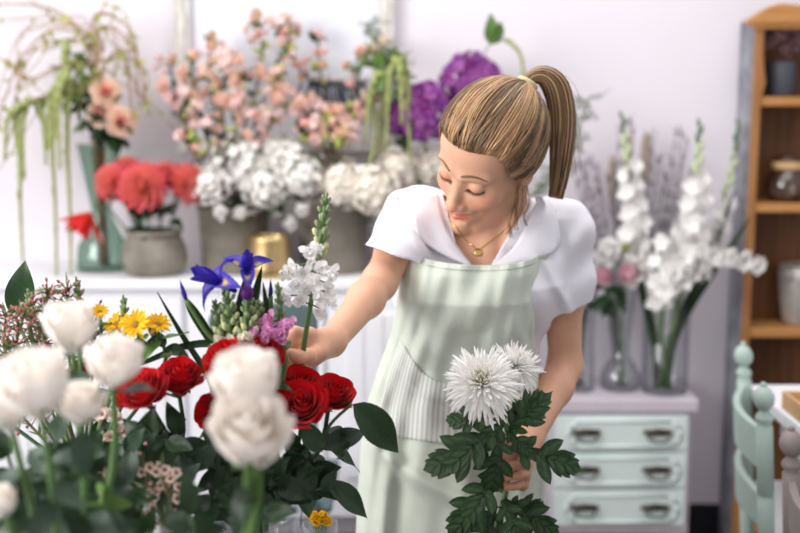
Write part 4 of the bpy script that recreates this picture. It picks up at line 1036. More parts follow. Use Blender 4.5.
for i, (px, py, Y, s, d, lb, mids) in enumerate([(186, 300, 1.45, 11, (-.25, -.1, 1), 'closed blue iris bud on the leaning stem left of the irises', [W(205, 330, 1.46), W(228, 365, 1.47)]), (271, 296, 1.5, 9, (.0, -.1, 1), 'thin blue iris bud standing upright left of the white stock', [W(270, 350, 1.5)])]):
    h = W(px, py, Y); t, pts = stem_thing('iris', 'flower', lb, h, into(VA, R0, .03, .01), [VA + V((0, 0, .18))] + mids[::-1], .0035, m_stem, 'iris buds', n=20)
    inst('bud', IB, aim(h, d, 0, M(s, Y)), t)
    part('leaf', blade_geo([mids[-1], h.lerp(mids[0], .6), h - V((M(2, Y), 0, -M(4, Y)))], M(6 if i == 0 else 4, Y)), m_leaf, t)
for i, (ln, w_, lb) in enumerate([([(212, 385), (182, 335), (157, 292)], 4, 'long narrow iris leaf leaning left over the daisies\' right side'), ([(222, 352), (190, 345), (150, 360), (112, 376)], 4.5, 'iris leaf bending level to the left below the daisies'), ([(262, 345), (266, 310), (263, 282)], 5, 'broad iris leaf standing between the bud spikes')]):
    tag(part('iris_leaf', blade_geo([VA + V((0, 0, .1)), VA.lerp(W(ln[0][0], ln[0][1], 1.48), .75)] + [W(a, b, 1.48) for a, b in ln], M(w_, 1.48), 24), m_leaf), lb, 'leaf')
h = W(247, 293, 1.44); t, pts = stem_thing('tulip', 'flower', 'dark violet closed bud in front of the irises', h, into(VA, R0, .03, .01), [VA + V((0, 0, .18)), W(246, 350, 1.45)], .0028, m_stem)
gb = G(); gb.lathe([(.02, -.9), (.55, -.7), (.8, -.1), (.7, .5), (.35, 1.0), (.02, 1.15)], seg=12); 
inst('bud', mesh_of('bud', gb, m_tul), aim(h, (.05, -.1, 1), 0, M(8.5, 1.44)), t)

# ---- stocks: bud spires with florets
m_lil = mat('lilac_pink_petal', (228, 166, 208), .6, .08, 50, translucent=.35, attr=True)
m_stk = mat('ivory_petal', (246, 242, 226), .6, .03, 50, translucent=.35, attr=True)
gb = G(); gb.lathe([(.01, -1), (.4, -.8), (.55, -.1), (.45, .6), (.02, 1)], seg=8); SBUD = mesh_of('bud', gb, mat('grey_green_bud', (140, 152, 112), .6, .12, 40, rnd=.15))
gb = G(); gb.lathe([(.01, -1), (.4, -.8), (.6, -.1), (.5, .6), (.02, 1)], seg=8); SBUDP = mesh_of('bud', gb, mat('pink_tight_bud', (196, 120, 160), .6, .12, 40))
gb = G(); gb.lathe([(.01, -1), (.4, -.8), (.6, -.1), (.5, .6), (.02, 1)], seg=8); SBUDC = mesh_of('bud', gb, mat('cream_tight_bud', (196, 198, 146), .6, .08, 40))
FLO = {}
def floret(m):
    if m.name not in FLO: FLO[m.name] = [mesh_of('floret', g_peony(90 + i, 10, None, .1), m) for i in range(3)]
    return FLO[m.name]
def stock(lb, ln, Y, fm, b0, nb, fs, nf, foot, mids, size, group, seed, pinkb=False, spread=10, br=5.0):
    rg = random.Random(seed); P = [W(a, b, Y) for a, b in ln]
    t, pts = stem_thing('stock_flower', 'flower', lb, P[-1], foot, list(mids) + P[:-1], .0036, m_stem, group, n=30); k = len(pts)
    for i in range(nb):
        q = b0 + (1 - b0) * i / (nb - 1); f = q * (k - 1); a = int(min(f, k - 2)); p = pts[a].lerp(pts[a + 1], f - a); an = i * 2.4
        tg = (pts[a + 1] - pts[a]).normalized(); d = (V((math.cos(an), math.sin(an), 0)) * .8 + tg * .9).normalized()
        e = p + d * M(spread * (1.25 - .8 * (q - b0) / (1 - b0)), Y) * .8
        s = M(br * .88 * (1.25 - .65 * (q - b0) / (1 - b0)), Y)
        g = G(); g.tube([p, p.lerp(e, .5) + V((0, 0, -.002)), e], .0011, 4); part('bud_stalk', g, m_stem, t)
        inst('bud', (SBUDP if pinkb and q < b0 + .55 * (1 - b0) and i % 2 else SBUDC if q < b0 + .5 * (1 - b0) and i % 2 else SBUD), aim(e, d + V((0, 0, .5)), 0, s), t)
    for i, (px, py) in enumerate(fs):
        p = W(px, py, Y - .012 - .012 * (i % 3)); d = V((rg.uniform(-.6, .6) + (px - ln[-1][0]) * .02, -1, rg.uniform(-.4, .5))).normalized()
        j = min(pts, key=lambda w_: (w_ - p).length); g = G(); g.tube([j, p + V((0, .006, 0))], .0013, 4); part('floret_stalk', g, m_stem, t)
        inst('floret', floret(fm)[i % 3], aim(p, d, rg.uniform(0, 6), M(size * rg.uniform(.85, 1.1), Y) * 1.3), t)
    return t, pts
rg = random.Random(41)
FL1 = [(319, 248), (310, 250), (296, 266), (312, 262), (322, 268), (331, 272), (288, 272), (303, 274), (316, 280), (326, 284), (296, 284), (289, 296), (307, 290), (300, 302), (318, 298), (328, 294), (322, 310), (333, 302), (314, 264)]
stock('white stock flower spike that the woman holds between thumb and fingers', [(303, 353), (308, 320), (316, 270), (322, 230), (326, 198)], 1.518, m_wpet, .58, 24, FL1, 0, W(300, 392, 1.53), [], 9, 'white stock', 3, spread=14, br=5.4)
stock('pale stock spike of grey green buds left of the pink florets', [(232, 360), (230, 320), (226, 282)], 1.46, m_stk, .5, 30, [(222, 338), (234, 343), (243, 336), (226, 350), (238, 352)], 0, into(VA, rg, .03, .01), [VA + V((0, 0, .18))], 9, 'budding stocks', 4, spread=15, br=5.6)
stock('second pale stock spike of buds, just left of the lilac florets', [(250, 362), (249, 325), (247, 292)], 1.45, m_stk, .52, 28, [(252, 345), (246, 338)], 0, into(VA, rg, .03, .01), [VA + V((0, 0, .18))], 8, 'budding stocks', 5, spread=14, br=5.4)
stock('third pale stock spike of buds, lowest on the left beside the iris stem', [(220, 362), (219, 330), (216, 304)], 1.47, m_stk, .5, 24, [(214, 346), (222, 350)], 0, into(VA, rg, .03, .01), [VA + V((0, 0, .18))], 8, 'budding stocks', 15, spread=13, br=5.2)
stock('fourth pale stock spike of buds, between the violet bud and the lilac florets', [(262, 360), (260, 325), (259, 304)], 1.475, m_stk, .5, 24, [], 0, into(VA, rg, .03, .01), [VA + V((0, 0, .18))], 8, 'budding stocks', 16, spread=12, br=5.0)
stock('lilac pink stock with a tall bud spike, left of the woman\'s hand', [(280, 365), (281, 325), (278, 286)], 1.47, m_lil, .55, 24, [(264, 324), (258, 332), (269, 334), (276, 328), (271, 318), (279, 338)], 0, into(VA, rg, .03, .01), [VA + V((0, 0, .18))], 9, 'lilac stocks', 6, True, 10, 4.6)
stock('lilac pink stock whose florets touch the woman\'s fingertips', [(284, 372), (284, 355), (284, 330)], 1.455, m_lil, .8, 6, [(285, 325), (279, 333), (292, 322)], 0, into(VA, rg, .03, .01), [VA + V((0, 0, .18))], 9.5, 'lilac stocks', 7, True, 5, 3.5)
stock('small grey green bud sprig behind the yellow daisies', [(124, 345), (124, 320), (124, 298)], 1.5, m_stk, .62, 16, [], 0, into(VB, rg, .03, .01), [VB + V((0, 0, .18))], 8, 'bud sprigs', 8, False, 8, 4)
stock('small grey green bud sprig above the highest white rose', [(80, 340), (79, 305), (77, 280)], 1.5, m_stk, .62, 16, [], 0, into(VB, rg, .03, .01), [VB + V((0, 0, .18))], 8, 'bud sprigs', 9, False, 9, 4.2)
stock('small grey green bud sprig beside the big dark leaf at the left', [(34, 345), (31, 315), (29, 292)], 1.5, m_stk, .62, 16, [], 0, into(VB, rg, .03, .01), [VB + V((0, 0, .18))], 8, 'bud sprigs', 10, False, 9, 4.2)

# ---- yellow daisies
m_yel = mat('yellow_petal', (252, 206, 36), .55, .06, 50, translucent=.35)
m_disc = mat('daisy_disc', (150, 116, 30), .8, .3, 200)
gd = G(); gd.ball((0, 0, .06), .24, 16, 10, (1, 1, .5)); DISC = mesh_of('disc', gd, m_disc)
for i, (px, py, Y, r, d, lb) in enumerate([(117, 324, 1.49, 15, (-.3, -.5, .8), 'yellow daisy at the left of the row, beside the white rose'), (136, 325, 1.46, 18, (-.1, -.75, .6), 'largest yellow daisy, in the middle of the row'), (158, 325, 1.47, 15, (.25, -.45, .85), 'yellow daisy at the right end, on a bare dark stem'), (100, 312, 1.5, 10, (.1, -.6, .8), 'yellow daisy peeping out above the white rose'), (2, 364, 1.5, 9, (-.1, -.6, .8), 'yellow daisy cut by the left edge of the photo')]):
    h = W(px, py, Y); dd = V(d).normalized()
    t, pts = stem_thing('daisy', 'flower', lb, h - dd * .008, into(VB, rg, .04, .01), [VB + V((0, 0, .19)), W(px + (3 if i == 2 else 0), py + 50, Y)], .0028, m_stemd, 'yellow daisies')
    mx = aim(h, d, i, M(r, Y)); inst('bloom', bloom_mesh('daisy', lambda: g_daisy(1), m_yel), mx, t); inst('disc', DISC, mx, t)
    for k in range(6): put_leaf(t, pts[-2 - k % 4], (rg.uniform(-1, 1), rg.uniform(-1, .1), rg.uniform(-.5, .3)), .04, 'broad' if k % 2 else 'fresh', rg)

# ---- waxflower sprays
m_wax = mat('waxflower_petal', (244, 226, 212), .5, .05, 40, translucent=.2, attr=True)
def waxt(v): return mixc((.3, .05, .07), (1, 1, 1), sm(.16, .3, v))
WAX = [mesh_of('floret', g_blossom(200 + i, 5, .35, waxt, 1.0, .95), m_wax) for i in range(2)]
gb = G(); gb.lathe([(.01, -1), (.4, -.7), (.62, 0), (.4, .7), (.02, 1)], seg=7); WB = [mesh_of('bud', gb, mat('rosy_bud', (176, 104, 100), .5, .2, 40, rnd=.25)), mesh_of('bud', gb, mat('blush_bud', (214, 168, 156), .5, .15, 40, rnd=.2)), mesh_of('bud', gb, mat('tiny_white_bud', (230, 226, 222), .5, .1, 40, rnd=.1)), mesh_of('bud', gb, mat('rust_bud', (120, 78, 56), .5, .2, 40, rnd=.2))]
m_wst = mat('waxflower_twig', (112, 108, 72), .6, .2, 30)
LEAF['needle'] = [leaf_mesh('leaf', 1, .16, mat('needle_leaf', (106, 122, 76), .5, .2, 30, rnd=.25), c, .2, nv=5, seed=i) for i, c in enumerate((-.3, .3, .1))]
def spray(lb, px, py, Y, foot, nb, nfl, rad, buds, fl_px=7, group='waxflower sprays', nl=26, seed=0):
    rg = random.Random(seed); top = W(px, py, Y)
    t, pts = stem_thing('waxflower_spray', 'flower', lb, top, into(foot, rg, .04, .01), [foot + V((0, 0, .18)), W(px + rg.uniform(-6, 6), py + 55, Y + .01)], .002, m_wst, group, n=22); k = len(pts)
    g = G(); tips = []
    for i in range(nb + nfl):
        q = rg.uniform(.55, 1); f = q * (k - 1); a = int(min(f, k - 2)); p = pts[a].lerp(pts[a + 1], f - a)
        d = V((rg.uniform(-1, 1), rg.uniform(-1, .6), rg.uniform(-.2, 1.1))).normalized(); e = p + d * rad * rg.uniform(.35, 1) * (1.2 - .5 * q)
        g.tube([p, p.lerp(e, .5) + V((0, 0, .004)), e], .0008, 4); tips.append((e, d))
    part('twigs', g, m_wst, t)
    for i, (e, d) in enumerate(tips):
        if i < nfl: inst('floret', WAX[i % 2], aim(e, d + V((0, -1.2, .2)), rg.uniform(0, 6), M(fl_px, Y)), t)
        else: inst('bud', WB[buds[i % len(buds)]], aim(e, d, 0, rg.uniform(.0026, .0042)), t)
    for i in range(nl): put_leaf(t, pts[rg.randrange(int(k * .5), k)], (rg.uniform(-1, 1), rg.uniform(-1, .5), rg.uniform(-.2, 1)), rg.uniform(.015, .03), 'needle', rg)
for i, (px, py, lb) in enumerate([(50, 288, 'rosy waxflower spray highest over the left white roses'), (68, 290, 'rosy waxflower spray right behind the highest white rose'), (92, 318, 'rosy waxflower spray between the highest white rose and the daisies'), (24, 312, 'rosy waxflower spray next to the big dark leaf'), (6, 312, 'rosy waxflower spray cut by the left edge, the upper one'), (40, 326, 'rosy waxflower spray above the largest white rose'), (12, 342, 'rosy waxflower spray low at the left edge'), (56, 318, 'rosy waxflower spray half hidden by the highest white rose')]):
    spray(lb, px, py, 1.48 + .02 * (i % 3), VB, 64, 0, .042, [0, 1, 0, 0], 6, 'rosy waxflower sprays', 30, 300 + i)
spray('cream waxflower spray with open florets below the left red rose', 112, 408, 1.38, VB, 14, 16, .03, [1, 1], 7.5, 'cream waxflower sprays', 16, 401)
spray('cream waxflower spray with dark red eyes, in the shade of the foliage', 142, 452, 1.3, VB, 8, 13, .03, [1, 1], 7, 'cream waxflower sprays', 12, 402)
spray('cream waxflower spray right of the shaded one, lower down', 162, 470, 1.28, VB, 6, 8, .022, [1, 1], 7, 'cream waxflower sprays', 10, 403)
spray('dark sprig dotted with tiny white and rust buds at the bottom', 143, 498, 1.26, VB, 44, 0, .028, [2, 2, 3], 6, None, 8, 404)
spray('waxflower spray with one pink floret in the middle of the foliage', 103, 458, 1.28, VB, 10, 4, .02, [3, 1], 6, 'cream waxflower sprays', 8, 405)

# ---- foliage stems
def leaf_at(t, a, b, Ya, Yb, kind='broad', up=(0, -1, .35), rg=R0, wide=1.0):
    A, B_ = W(a[0], a[1], Ya), W(b[0], b[1], Yb); d = B_ - A; me = leafs(kind)[rg.randrange(2)]
    y = d.normalized(); x = y.cross(V(up)).normalized(); z = x.cross(y)
    mx = Matrix((x * wide, y, z)).transposed().to_4x4(); mx.translation = A
    return inst('leaf', me, mx @ Matrix.Scale(d.length * (1.16 if kind == 'mum' else 1.05), 4), t)
t, pts = stem_thing('leafy_branch', 'foliage', 'leafy stem reaching right from the bouquet, its big dark leaf over the apron', W(352, 404, 1.48), into(VA, rg, .03, .01), [VA + V((.02, 0, .18)), W(318, 440, 1.48), W(334, 420, 1.48)], .0025, m_stemd)
leaf_at(t, (353, 404), (410, 456), 1.48, 1.5, 'slim', (.5, -1, .2), wide=1.35); leaf_at(t, (318, 448), (382, 424), 1.47, 1.5, 'slim'); leaf_at(t, (346, 440), (354, 466), 1.48, 1.5, 'slim', (1, -.4, 0)); leaf_at(t, (322, 452), (300, 420), 1.47, 1.46, 'broad')
t, pts = stem_thing('leafy_branch', 'foliage', 'leafy stem arching right low over the apron, tip hanging down', W(334, 482, 1.48), into(VA, rg, .03, .01), [VA + V((.02, 0, .18)), W(312, 490, 1.48)], .0025, m_stemd)
leaf_at(t, (326, 483), (379, 515), 1.48, 1.5, 'slim', (.6, -.8, .6), wide=1.25); leaf_at(t, (322, 492), (336, 470), 1.47, 1.47, 'broad'); leaf_at(t, (312, 492), (300, 455), 1.46, 1.46); leaf_at(t, (305, 495), (335, 486), 1.47, 1.49)
big = [(290, 470, 1.47, 'broad'), (272, 485, 1.45, 'broad'), (312, 468, 1.5, 'broad'), (240, 492, 1.42, 'broad'), (205, 440, 1.42, 'grey'), (180, 436, 1.42, 'broad'), (195, 470, 1.38, 'grey'), (165, 440, 1.36, 'broad'), (215, 500, 1.36, 'broad'),
       (150, 440, 1.36, 'broad'), (130, 448, 1.3, 'grey'), (175, 490, 1.3, 'grey'), (110, 470, 1.28, 'broad'), (85, 450, 1.24, 'broad'), (55, 440, 1.2, 'grey'), (30, 450, 1.16, 'grey'), (60, 480, 1.14, 'broad'), (100, 500, 1.12, 'fresh'), (20, 490, 1.12, 'broad'), (135, 505, 1.18, 'broad'), (75, 515, 1.06, 'broad'), (190, 515, 1.1, 'broad'), (45, 505, 1.08, 'grey'), (260, 515, 1.2, 'broad'), (8, 455, 1.2, 'broad'), (158, 465, 1.32, 'broad'), (225, 460, 1.4, 'broad'), (120, 490, 1.22, 'broad')]
where = ['below the front red rose', 'under the lower white rose, right side', 'at the right side of the vase', 'beside the pale rose stems', 'grey green, behind the lower white rose', 'below the right red rose of the pair', 'grey green, left of the pale rose stems', 'beneath the two red roses', 'between vase and pale stems', 'under the left red rose', 'grey green, crossing below the left red rose', 'grey green, beside the dark bud sprig', 'behind the cream waxflower', 'under the lowest left white rose', 'grey green, under the largest white rose', 'grey green, at the left edge under the white roses', 'dark and blurred, low at the left', 'pale green and blurred, at the bottom', 'dark, beside the bottom left rose', 'dark, behind the dark bud sprig', 'blurred, along the bottom edge', 'blurred, at the foot of the pale stems', 'grey green and blurred, bottom left', 'blurred, in front of the vase rim', 'dark, cut by the left edge', 'dark, behind the eyed waxflower', 'dark, behind the lower white rose', 'dark, in the middle of the foliage']
for i, (px, py, Y, kd) in enumerate(big):
    rg = random.Random(500 + i); ft = VA if px > 195 and Y > 1.34 else VB if Y > 1.2 else VC if px < 130 else VD
    t, pts = stem_thing('leafy_branch', 'foliage', 'leafy greenery stem ' + where[i], W(px, py, Y), into(ft, rg, .03, .01), [ft + V((0, 0, .19)), ft.lerp(W(px, py, Y), .6) + V((0, 0, .06))], .0025, m_stemd, None, n=16)
    for k in range(9):
        a = rg.uniform(0, 6.28); p = pts[-1 - k % 6]
        put_leaf(t, p, (math.cos(a), rg.uniform(-.9, .2), .75 * math.sin(a)), M(rg.uniform(34, 52), Y), kd, rg, (rg.uniform(-.4, .4), -1, rg.uniform(.1, .9)))
t, pts = stem_thing('leafy_branch', 'foliage', 'large dark pointed leaf standing up at the left before the sideboard', W(16, 318, 1.62), into(VB, rg, .03, .01), [VB + V((0, .02, .19))], .003, m_stemd)
leaf_at(t, (16, 318), (25, 260), 1.62, 1.64, 'broad', (.3, -1, 0), wide=.95)
# ---- yellow blossom in the small glass
for i in range(4):
    h = W(314 + 4 * i, 517 + 5 * (i % 2), 1.68); t, pts = stem_thing('yellow_blossom', 'flower', 'fluffy yellow blossom in the small glass at the bottom edge, ' + ['leftmost', 'second from the left', 'third from the left', 'nearest the apron'][i], h, VE + V((-.01 + .006 * i, 0, .008)), [VE + V((-.008 + .005 * i, 0, .05))], .0015, m_stem, 'yellow blossoms')
    inst('bloom', bloom_mesh('ybl', lambda: g_peony(55, 40), m_yel), aim(h, (-.3 + .2 * i, -.6, .8), i, M(8, 1.68)), t)

# ---- chrysanthemums in the woman's left hand
m_spi = mat('quilled_white_petal', (252, 250, 246), .55, .01, 40, translucent=.3, attr=True)
rg = random.Random(61)
grip = W(509, 469, 1.806)
for i, (px, py, Y, r, d, lb) in enumerate([(482, 382, 1.70, 42, (-.12, -.8, .62), 'big white spider chrysanthemum facing the camera, held at the apron'), (515, 366, 1.77, 31, (.35, -.25, .9), 'white spider chrysanthemum seen from the side, behind the big one')]):
    h = W(px, py, Y); dd = V(d).normalized(); neck = h - dd * .012
    foot = W(494 - 8 * i, 600, 1.76)
    t, pts = stem_thing('chrysanthemum', 'flower', lb, neck, foot, [W(500 - 4 * i, 530, 1.78), grip + V((.003 * i, .004 * i, 0)), W(505 + 6 * i, 425, 1.78), neck - dd * .03 - V((0, -.01, .02))], .0035, m_stem, 'white spider chrysanthemums', n=30)
    inst('bloom', bloom_mesh('spider%d' % i, lambda: g_spider(i, 280 if i == 0 else 220), m_spi), aim(h, d, i, M(r, Y)), t)
    g = G(); gg = G(); gg.lathe([(.001, -.16), (.12, -.13), (.2, -.04), (.2, .03)], seg=12); g.put(gg, aim(h, d, 0, M(r, Y))); part('calyx', g, m_stemd, t)
    L = [[((500, 432), (492, 492), 1.74, 1.70), ((498, 425), (452, 462), 1.75, 1.7), ((496, 440), (430, 470), 1.75, 1.72), ((500, 470), (470, 512), 1.76, 1.7), ((498, 482), (452, 533), 1.76, 1.74), ((502, 500), (524, 545), 1.76, 1.7), ((492, 415), (446, 425), 1.74, 1.74), ((496, 505), (480, 550), 1.77, 1.72), ((504, 440), (470, 440), 1.78, 1.76)],
         [((506, 432), (543, 402), 1.77, 1.74), ((510, 448), (577, 464), 1.76, 1.72), ((505, 500), (553, 533), 1.77, 1.74), ((508, 420), (552, 392), 1.78, 1.8), ((506, 430), (528, 452), 1.76, 1.73), ((503, 505), (545, 510), 1.77, 1.76), ((506, 415), (490, 445), 1.76, 1.72), ((504, 410), (532, 422), 1.78, 1.77)]][i]
    for a, b, Ya, Yb in L:
        w = leaf_at(t, a, b, Ya, Yb, 'mum', (rg.uniform(-.3, .3), -1, rg.uniform(.1, .6)), rg)
        g = G(); A = W(*a, Ya); j = min(pts, key=lambda q: (q - A).length); g.tube([j, A.lerp(W(*b, Yb), .04)], .0012, 5); part('leaf_stalk', g, m_stemd, t)

# ---- dark teal chair behind the bouquet
m_tealch = mat('dark_teal_paint', (84, 102, 106), .55, .06, 10)
Yc = 2.62; a_, b_ = W(209, 330, Yc).x, W(318, 330, Yc).x; zt_ = W(262, 303, Yc).z
t = thing('metal_chair', ((a_ + b_) / 2, Yc + .17, 0), 'dark teal chair whose rounded back shows behind the pink florets and the held stem', 'chair')
g = G(); poly = [(a_ + .004, zt_ - .3)] + [(a_ + .045 - .045 * math.cos(q), zt_ - .045 + .045 * math.sin(q)) for q in np.linspace(0, PI / 2, 8)] + [(b_ - .045 + .045 * math.sin(q), zt_ - .045 + .045 * math.cos(q)) for q in np.linspace(0, PI / 2, 8)] + [(b_ - .004, zt_ - .3)]
g.prism(poly, Yc - .008, Yc + .008); part('backrest', g, m_tealch, t, False, .005)
g = G(); g.box((a_ - .03, Yc - .0, .43), (b_ + .03, Yc + .36, .455)); part('seat', g, m_tealch, t, False, .01)
for sx in (a_ + .015, b_ - .015):
    g = G(); g.tube([(sx, Yc, zt_ - .29), (sx, Yc, .45), (sx, Yc - .02, 0)], .012, 10); part('leg', g, m_tealch, t)
    g = G(); g.tube([(sx, Yc + .33, .44), (sx, Yc + .35, 0)], .012, 10); part('leg', g, m_tealch, t)
# ================================================================ the woman
import openvdb
m_skin = mat('skin', (218, 167, 138), 0.48, 0.03, 60, attr=True, sss=.12, spec=.35, bump=.02, bscale=400)
m_hair = mat('dark_blond_hair', (134, 106, 78), 0.45, 0.12, 60, attr=True, spec=.5)
m_brow = mat('brow_brown', (128, 94, 70), 0.7, 0.1)
m_lash = mat('lash_dark', (52, 38, 34), 0.6, 0.1)
m_shirt = mat('white_cotton', (244, 240, 246), 0.85, 0.015, 50, bump=.06, bscale=500, translucent=.08)
m_gold2 = mat('necklace_gold', (226, 190, 116), 0.25, 0.05, metal=1.0)
m_jeans = mat('grey_denim', (150, 152, 158), 0.85, 0.1, 60)
m_shoe = mat('white_shoe', (226, 224, 222), 0.6, 0.05)

def linen(name, stripes=False):
    m = mat(name, (204, 210, 196), 0.9, 0.05, 16, bump=.12, bscale=320, sheen=.15)
    if stripes:
        nt = m.node_tree; N = nt.nodes; L = nt.links; b = N['Principled BSDF']
        uv = N.new('ShaderNodeAttribute'); uv.attribute_name = 'Col'
        sp = N.new('ShaderNodeSeparateColor'); L.new(uv.outputs['Color'], sp.inputs['Color'])
        w = N.new('ShaderNodeMath'); w.operation = 'MULTIPLY'; w.inputs[1].default_value = 2 * PI * 26; L.new(sp.outputs['Red'], w.inputs[0])
        s = N.new('ShaderNodeMath'); s.operation = 'SINE'; L.new(w.outputs[0], s.inputs[0])
        mr = N.new('ShaderNodeMapRange'); mr.inputs['From Min'].default_value = -.5; mr.inputs['From Max'].default_value = .5; L.new(s.outputs[0], mr.inputs['Value'])
        mx = N.new('ShaderNodeMix'); mx.data_type = 'RGBA'; mx.inputs['A'].default_value = (*lin((192, 192, 184)), 1); mx.inputs['B'].default_value = (*lin((222, 225, 216)), 1)
        L.new(mr.outputs['Result'], mx.inputs['Factor']); L.new(mx.outputs['Result'], b.inputs['Base Color'])
    return m
m_apron = linen('sage_linen'); m_pocket = linen('striped_linen', True)

# ---- head frame (position, tilt and turn of the head)
def rotm(y, p, r):
    return (Matrix.Rotation(r, 3, 'Y') @ Matrix.Rotation(y, 3, 'Z') @ Matrix.Rotation(p, 3, 'X'))
HR = np.array(rotm(math.radians(HEAD[0]), math.radians(HEAD[1]), math.radians(HEAD[2]))); HC = np.array(HEAD[3:6]); HS = HEAD[6]
def hw(p): return V(HC + HR @ (np.array(p, float) * HS))
def hd(p): return V(HR @ np.array(p, float))

class Field:
    def __init__(s, lo, hi, h):
        s.lo = np.array(lo, float); s.h = h; s.n = np.ceil((np.array(hi) - s.lo) / h).astype(int) + 1
        s.a = np.full(s.n, .05, np.float32)
    def sl(s, lo, hi):
        i0 = np.clip(np.floor((np.array(lo) - s.lo) / s.h).astype(int), 0, s.n); i1 = np.clip(np.ceil((np.array(hi) - s.lo) / s.h).astype(int) + 1, 0, s.n)
        ax = [s.lo[k] + s.h * np.arange(i0[k], i1[k], dtype=np.float32) for k in range(3)]
        sl = tuple(slice(i0[k], i1[k]) for k in range(3))
        return sl, [np.float32(ax[0])[:, None, None], np.float32(ax[1])[None, :, None], np.float32(ax[2])[None, None, :]]
    def op(s, f, lo, hi, k=.01, sub=False):
        sl, X = s.sl(lo, hi)
        if any(q.stop <= q.start for q in sl): return
        d = f(*X).astype(np.float32); a = s.a[sl]
        if sub: s.a[sl] = -Field.smin(-a, d, k)
        else: s.a[sl] = Field.smin(a, d, k)
    @staticmethod
    def smin(a, b, k):
        h = np.clip(.5 + .5 * (b - a) / k, 0, 1); return b * (1 - h) + a * h - k * h * (1 - h)
    def cone(s, a, b, ra, rb, k=.012, sub=False):
        a = np.array(a, float); b = np.array(b, float); d = b - a; L2 = (d * d).sum() + 1e-12
        def f(X, Y, Z):
            t = np.clip(((X - a[0]) * d[0] + (Y - a[1]) * d[1] + (Z - a[2]) * d[2]) / L2, 0, 1)
            return np.sqrt((X - a[0] - t * d[0]) ** 2 + (Y - a[1] - t * d[1]) ** 2 + (Z - a[2] - t * d[2]) ** 2) - (ra + (rb - ra) * t)
        m = max(ra, rb) + k * 1.5 + .012
        s.op(f, np.minimum(a, b) - m, np.maximum(a, b) + m, k, sub)
    def ell(s, c, r, k=.01, sub=False, rot=None, head=True):
        """ellipsoid in the head frame"""
        c = np.array(c, float); r = np.array(r, float)
        Rm = HR if rot is None else HR @ np.array(rot)
        cw = HC + HR @ (c * HS); rs = r * HS
        def f(X, Y, Z):
            x, y, z = X - cw[0], Y - cw[1], Z - cw[2]
            q = [(Rm[0, i] * x + Rm[1, i] * y + Rm[2, i] * z) / rs[i] for i in range(3)]
            k0 = np.sqrt(q[0] ** 2 + q[1] ** 2 + q[2] ** 2); k1 = np.sqrt((q[0] / rs[0]) ** 2 + (q[1] / rs[1]) ** 2 + (q[2] / rs[2]) ** 2) + 1e-6
            return k0 * (k0 - 1) / k1
        m = rs.max() + k * 1.5 + .012
        s.op(f, cw - m, cw + m, k, sub)
    def hcone(s, a, b, ra, rb, k=.01, sub=False): s.cone(hw(a), hw(b), ra * HS, rb * HS, k, sub)
    def at(s, p):
        q = (np.array(p) - s.lo) / s.h; i = np.clip(np.floor(q).astype(int), 0, s.n - 2); f = q - i; v = 0
        for dx in (0, 1):
            for dy in (0, 1):
                for dz in (0, 1): v += s.a[i[0] + dx, i[1] + dy, i[2] + dz] * (f[0] if dx else 1 - f[0]) * (f[1] if dy else 1 - f[1]) * (f[2] if dz else 1 - f[2])
        return v
    def hit(s, p, d, L=.3, st=.001):
        p = V(p); d = V(d).normalized(); n = int(L / st)
        for i in range(n):
            if s.at(p + d * st * i) < 0: return p + d * st * (i - .5)
        return None
    def mesh(s):
        a = s.a.copy(); a[0] = a[-1] = .05; a[:, 0] = a[:, -1] = .05; a[:, :, 0] = a[:, :, -1] = .05
        gr = openvdb.FloatGrid(.05); gr.copyFromArray(a); gr.transform = openvdb.createLinearTransform(voxelSize=1.0)
        pts, quads = gr.convertToQuads(isovalue=0.0)
        return pts.astype(np.float64) * s.h + s.lo, quads

def np_part(name, P, Q, m, parent, cols=None, smooth=True):
    P = P - np.array(rootloc(parent)); me = bpy.data.meshes.new(name)
    me.vertices.add(len(P)); me.vertices.foreach_set('co', P.astype(np.float32).ravel())
    p0, p1, p2 = P[Q[:, 0]], P[Q[:, 1]], P[Q[:, 2]]
    vol = np.einsum('ij,ij->i', p0, np.cross(p1, p2)).sum()
    if vol < 0: Q = Q[:, ::-1]
    me.loops.add(Q.size); me.loops.foreach_set('vertex_index', Q.astype(np.int32).ravel())
    me.polygons.add(len(Q)); me.polygons.foreach_set('loop_start', np.arange(0, Q.size, 4, dtype=np.int32))
    me.update(calc_edges=True); me.validate()
    a = me.color_attributes.new('Col', 'FLOAT_COLOR', 'POINT'); c = np.ones((len(P), 4), np.float32)
    if cols is not None: c[:, :3] = cols
    a.data.foreach_set('color', c.ravel()); me.materials.append(m); me.shade_smooth()
    o = bpy.data.objects.new(name, me); COL.objects.link(o); o.parent = parent; return o

WOM = thing('person', (W(455, 500, 2.1).x, 2.1, 0), 'woman with a blond ponytail in a white shirt and sage apron, leaning over the flowers', 'person')

# ---- torso stations: z, cx, cy, half width, half depth
ST = []
for px, py, Y, a, b in ((492, 205, 2.0, .05, .05), (486, 216, 2.01, .115, .066), (482, 238, 2.01, .145, .082), (478, 280, 1.995, .145, .098), (472, 325, 2.02, .128, .092), (465, 368, 2.05, .12, .088), (458, 410, 2.09, .14, .1), (455, 450, 2.11, .158, .108), (453, 490, 2.12, .155, .11)):
    p = W(px, py, Y); ST.append((p.z, p.x, p.y, a, b))
ST.append((.62, ST[-1][1], 2.13, .15, .105))
ST = np.array(ST[::-1])
def tor(z): return [np.interp(z, ST[:, 0], ST[:, i]) for i in range(1, 5)]
def torso_f(grow):
    def f(X, Y, Z):
        cx_, cy_, a, b = tor(Z); a = a + grow; b = b + grow
        k = np.sqrt(((X - cx_) / a) ** 2 + ((Y - cy_) / b) ** 2); d = (k - 1) * np.minimum(a, b)
        return np.maximum(d, Z - (ST[-1, 0] + grow))
    return f
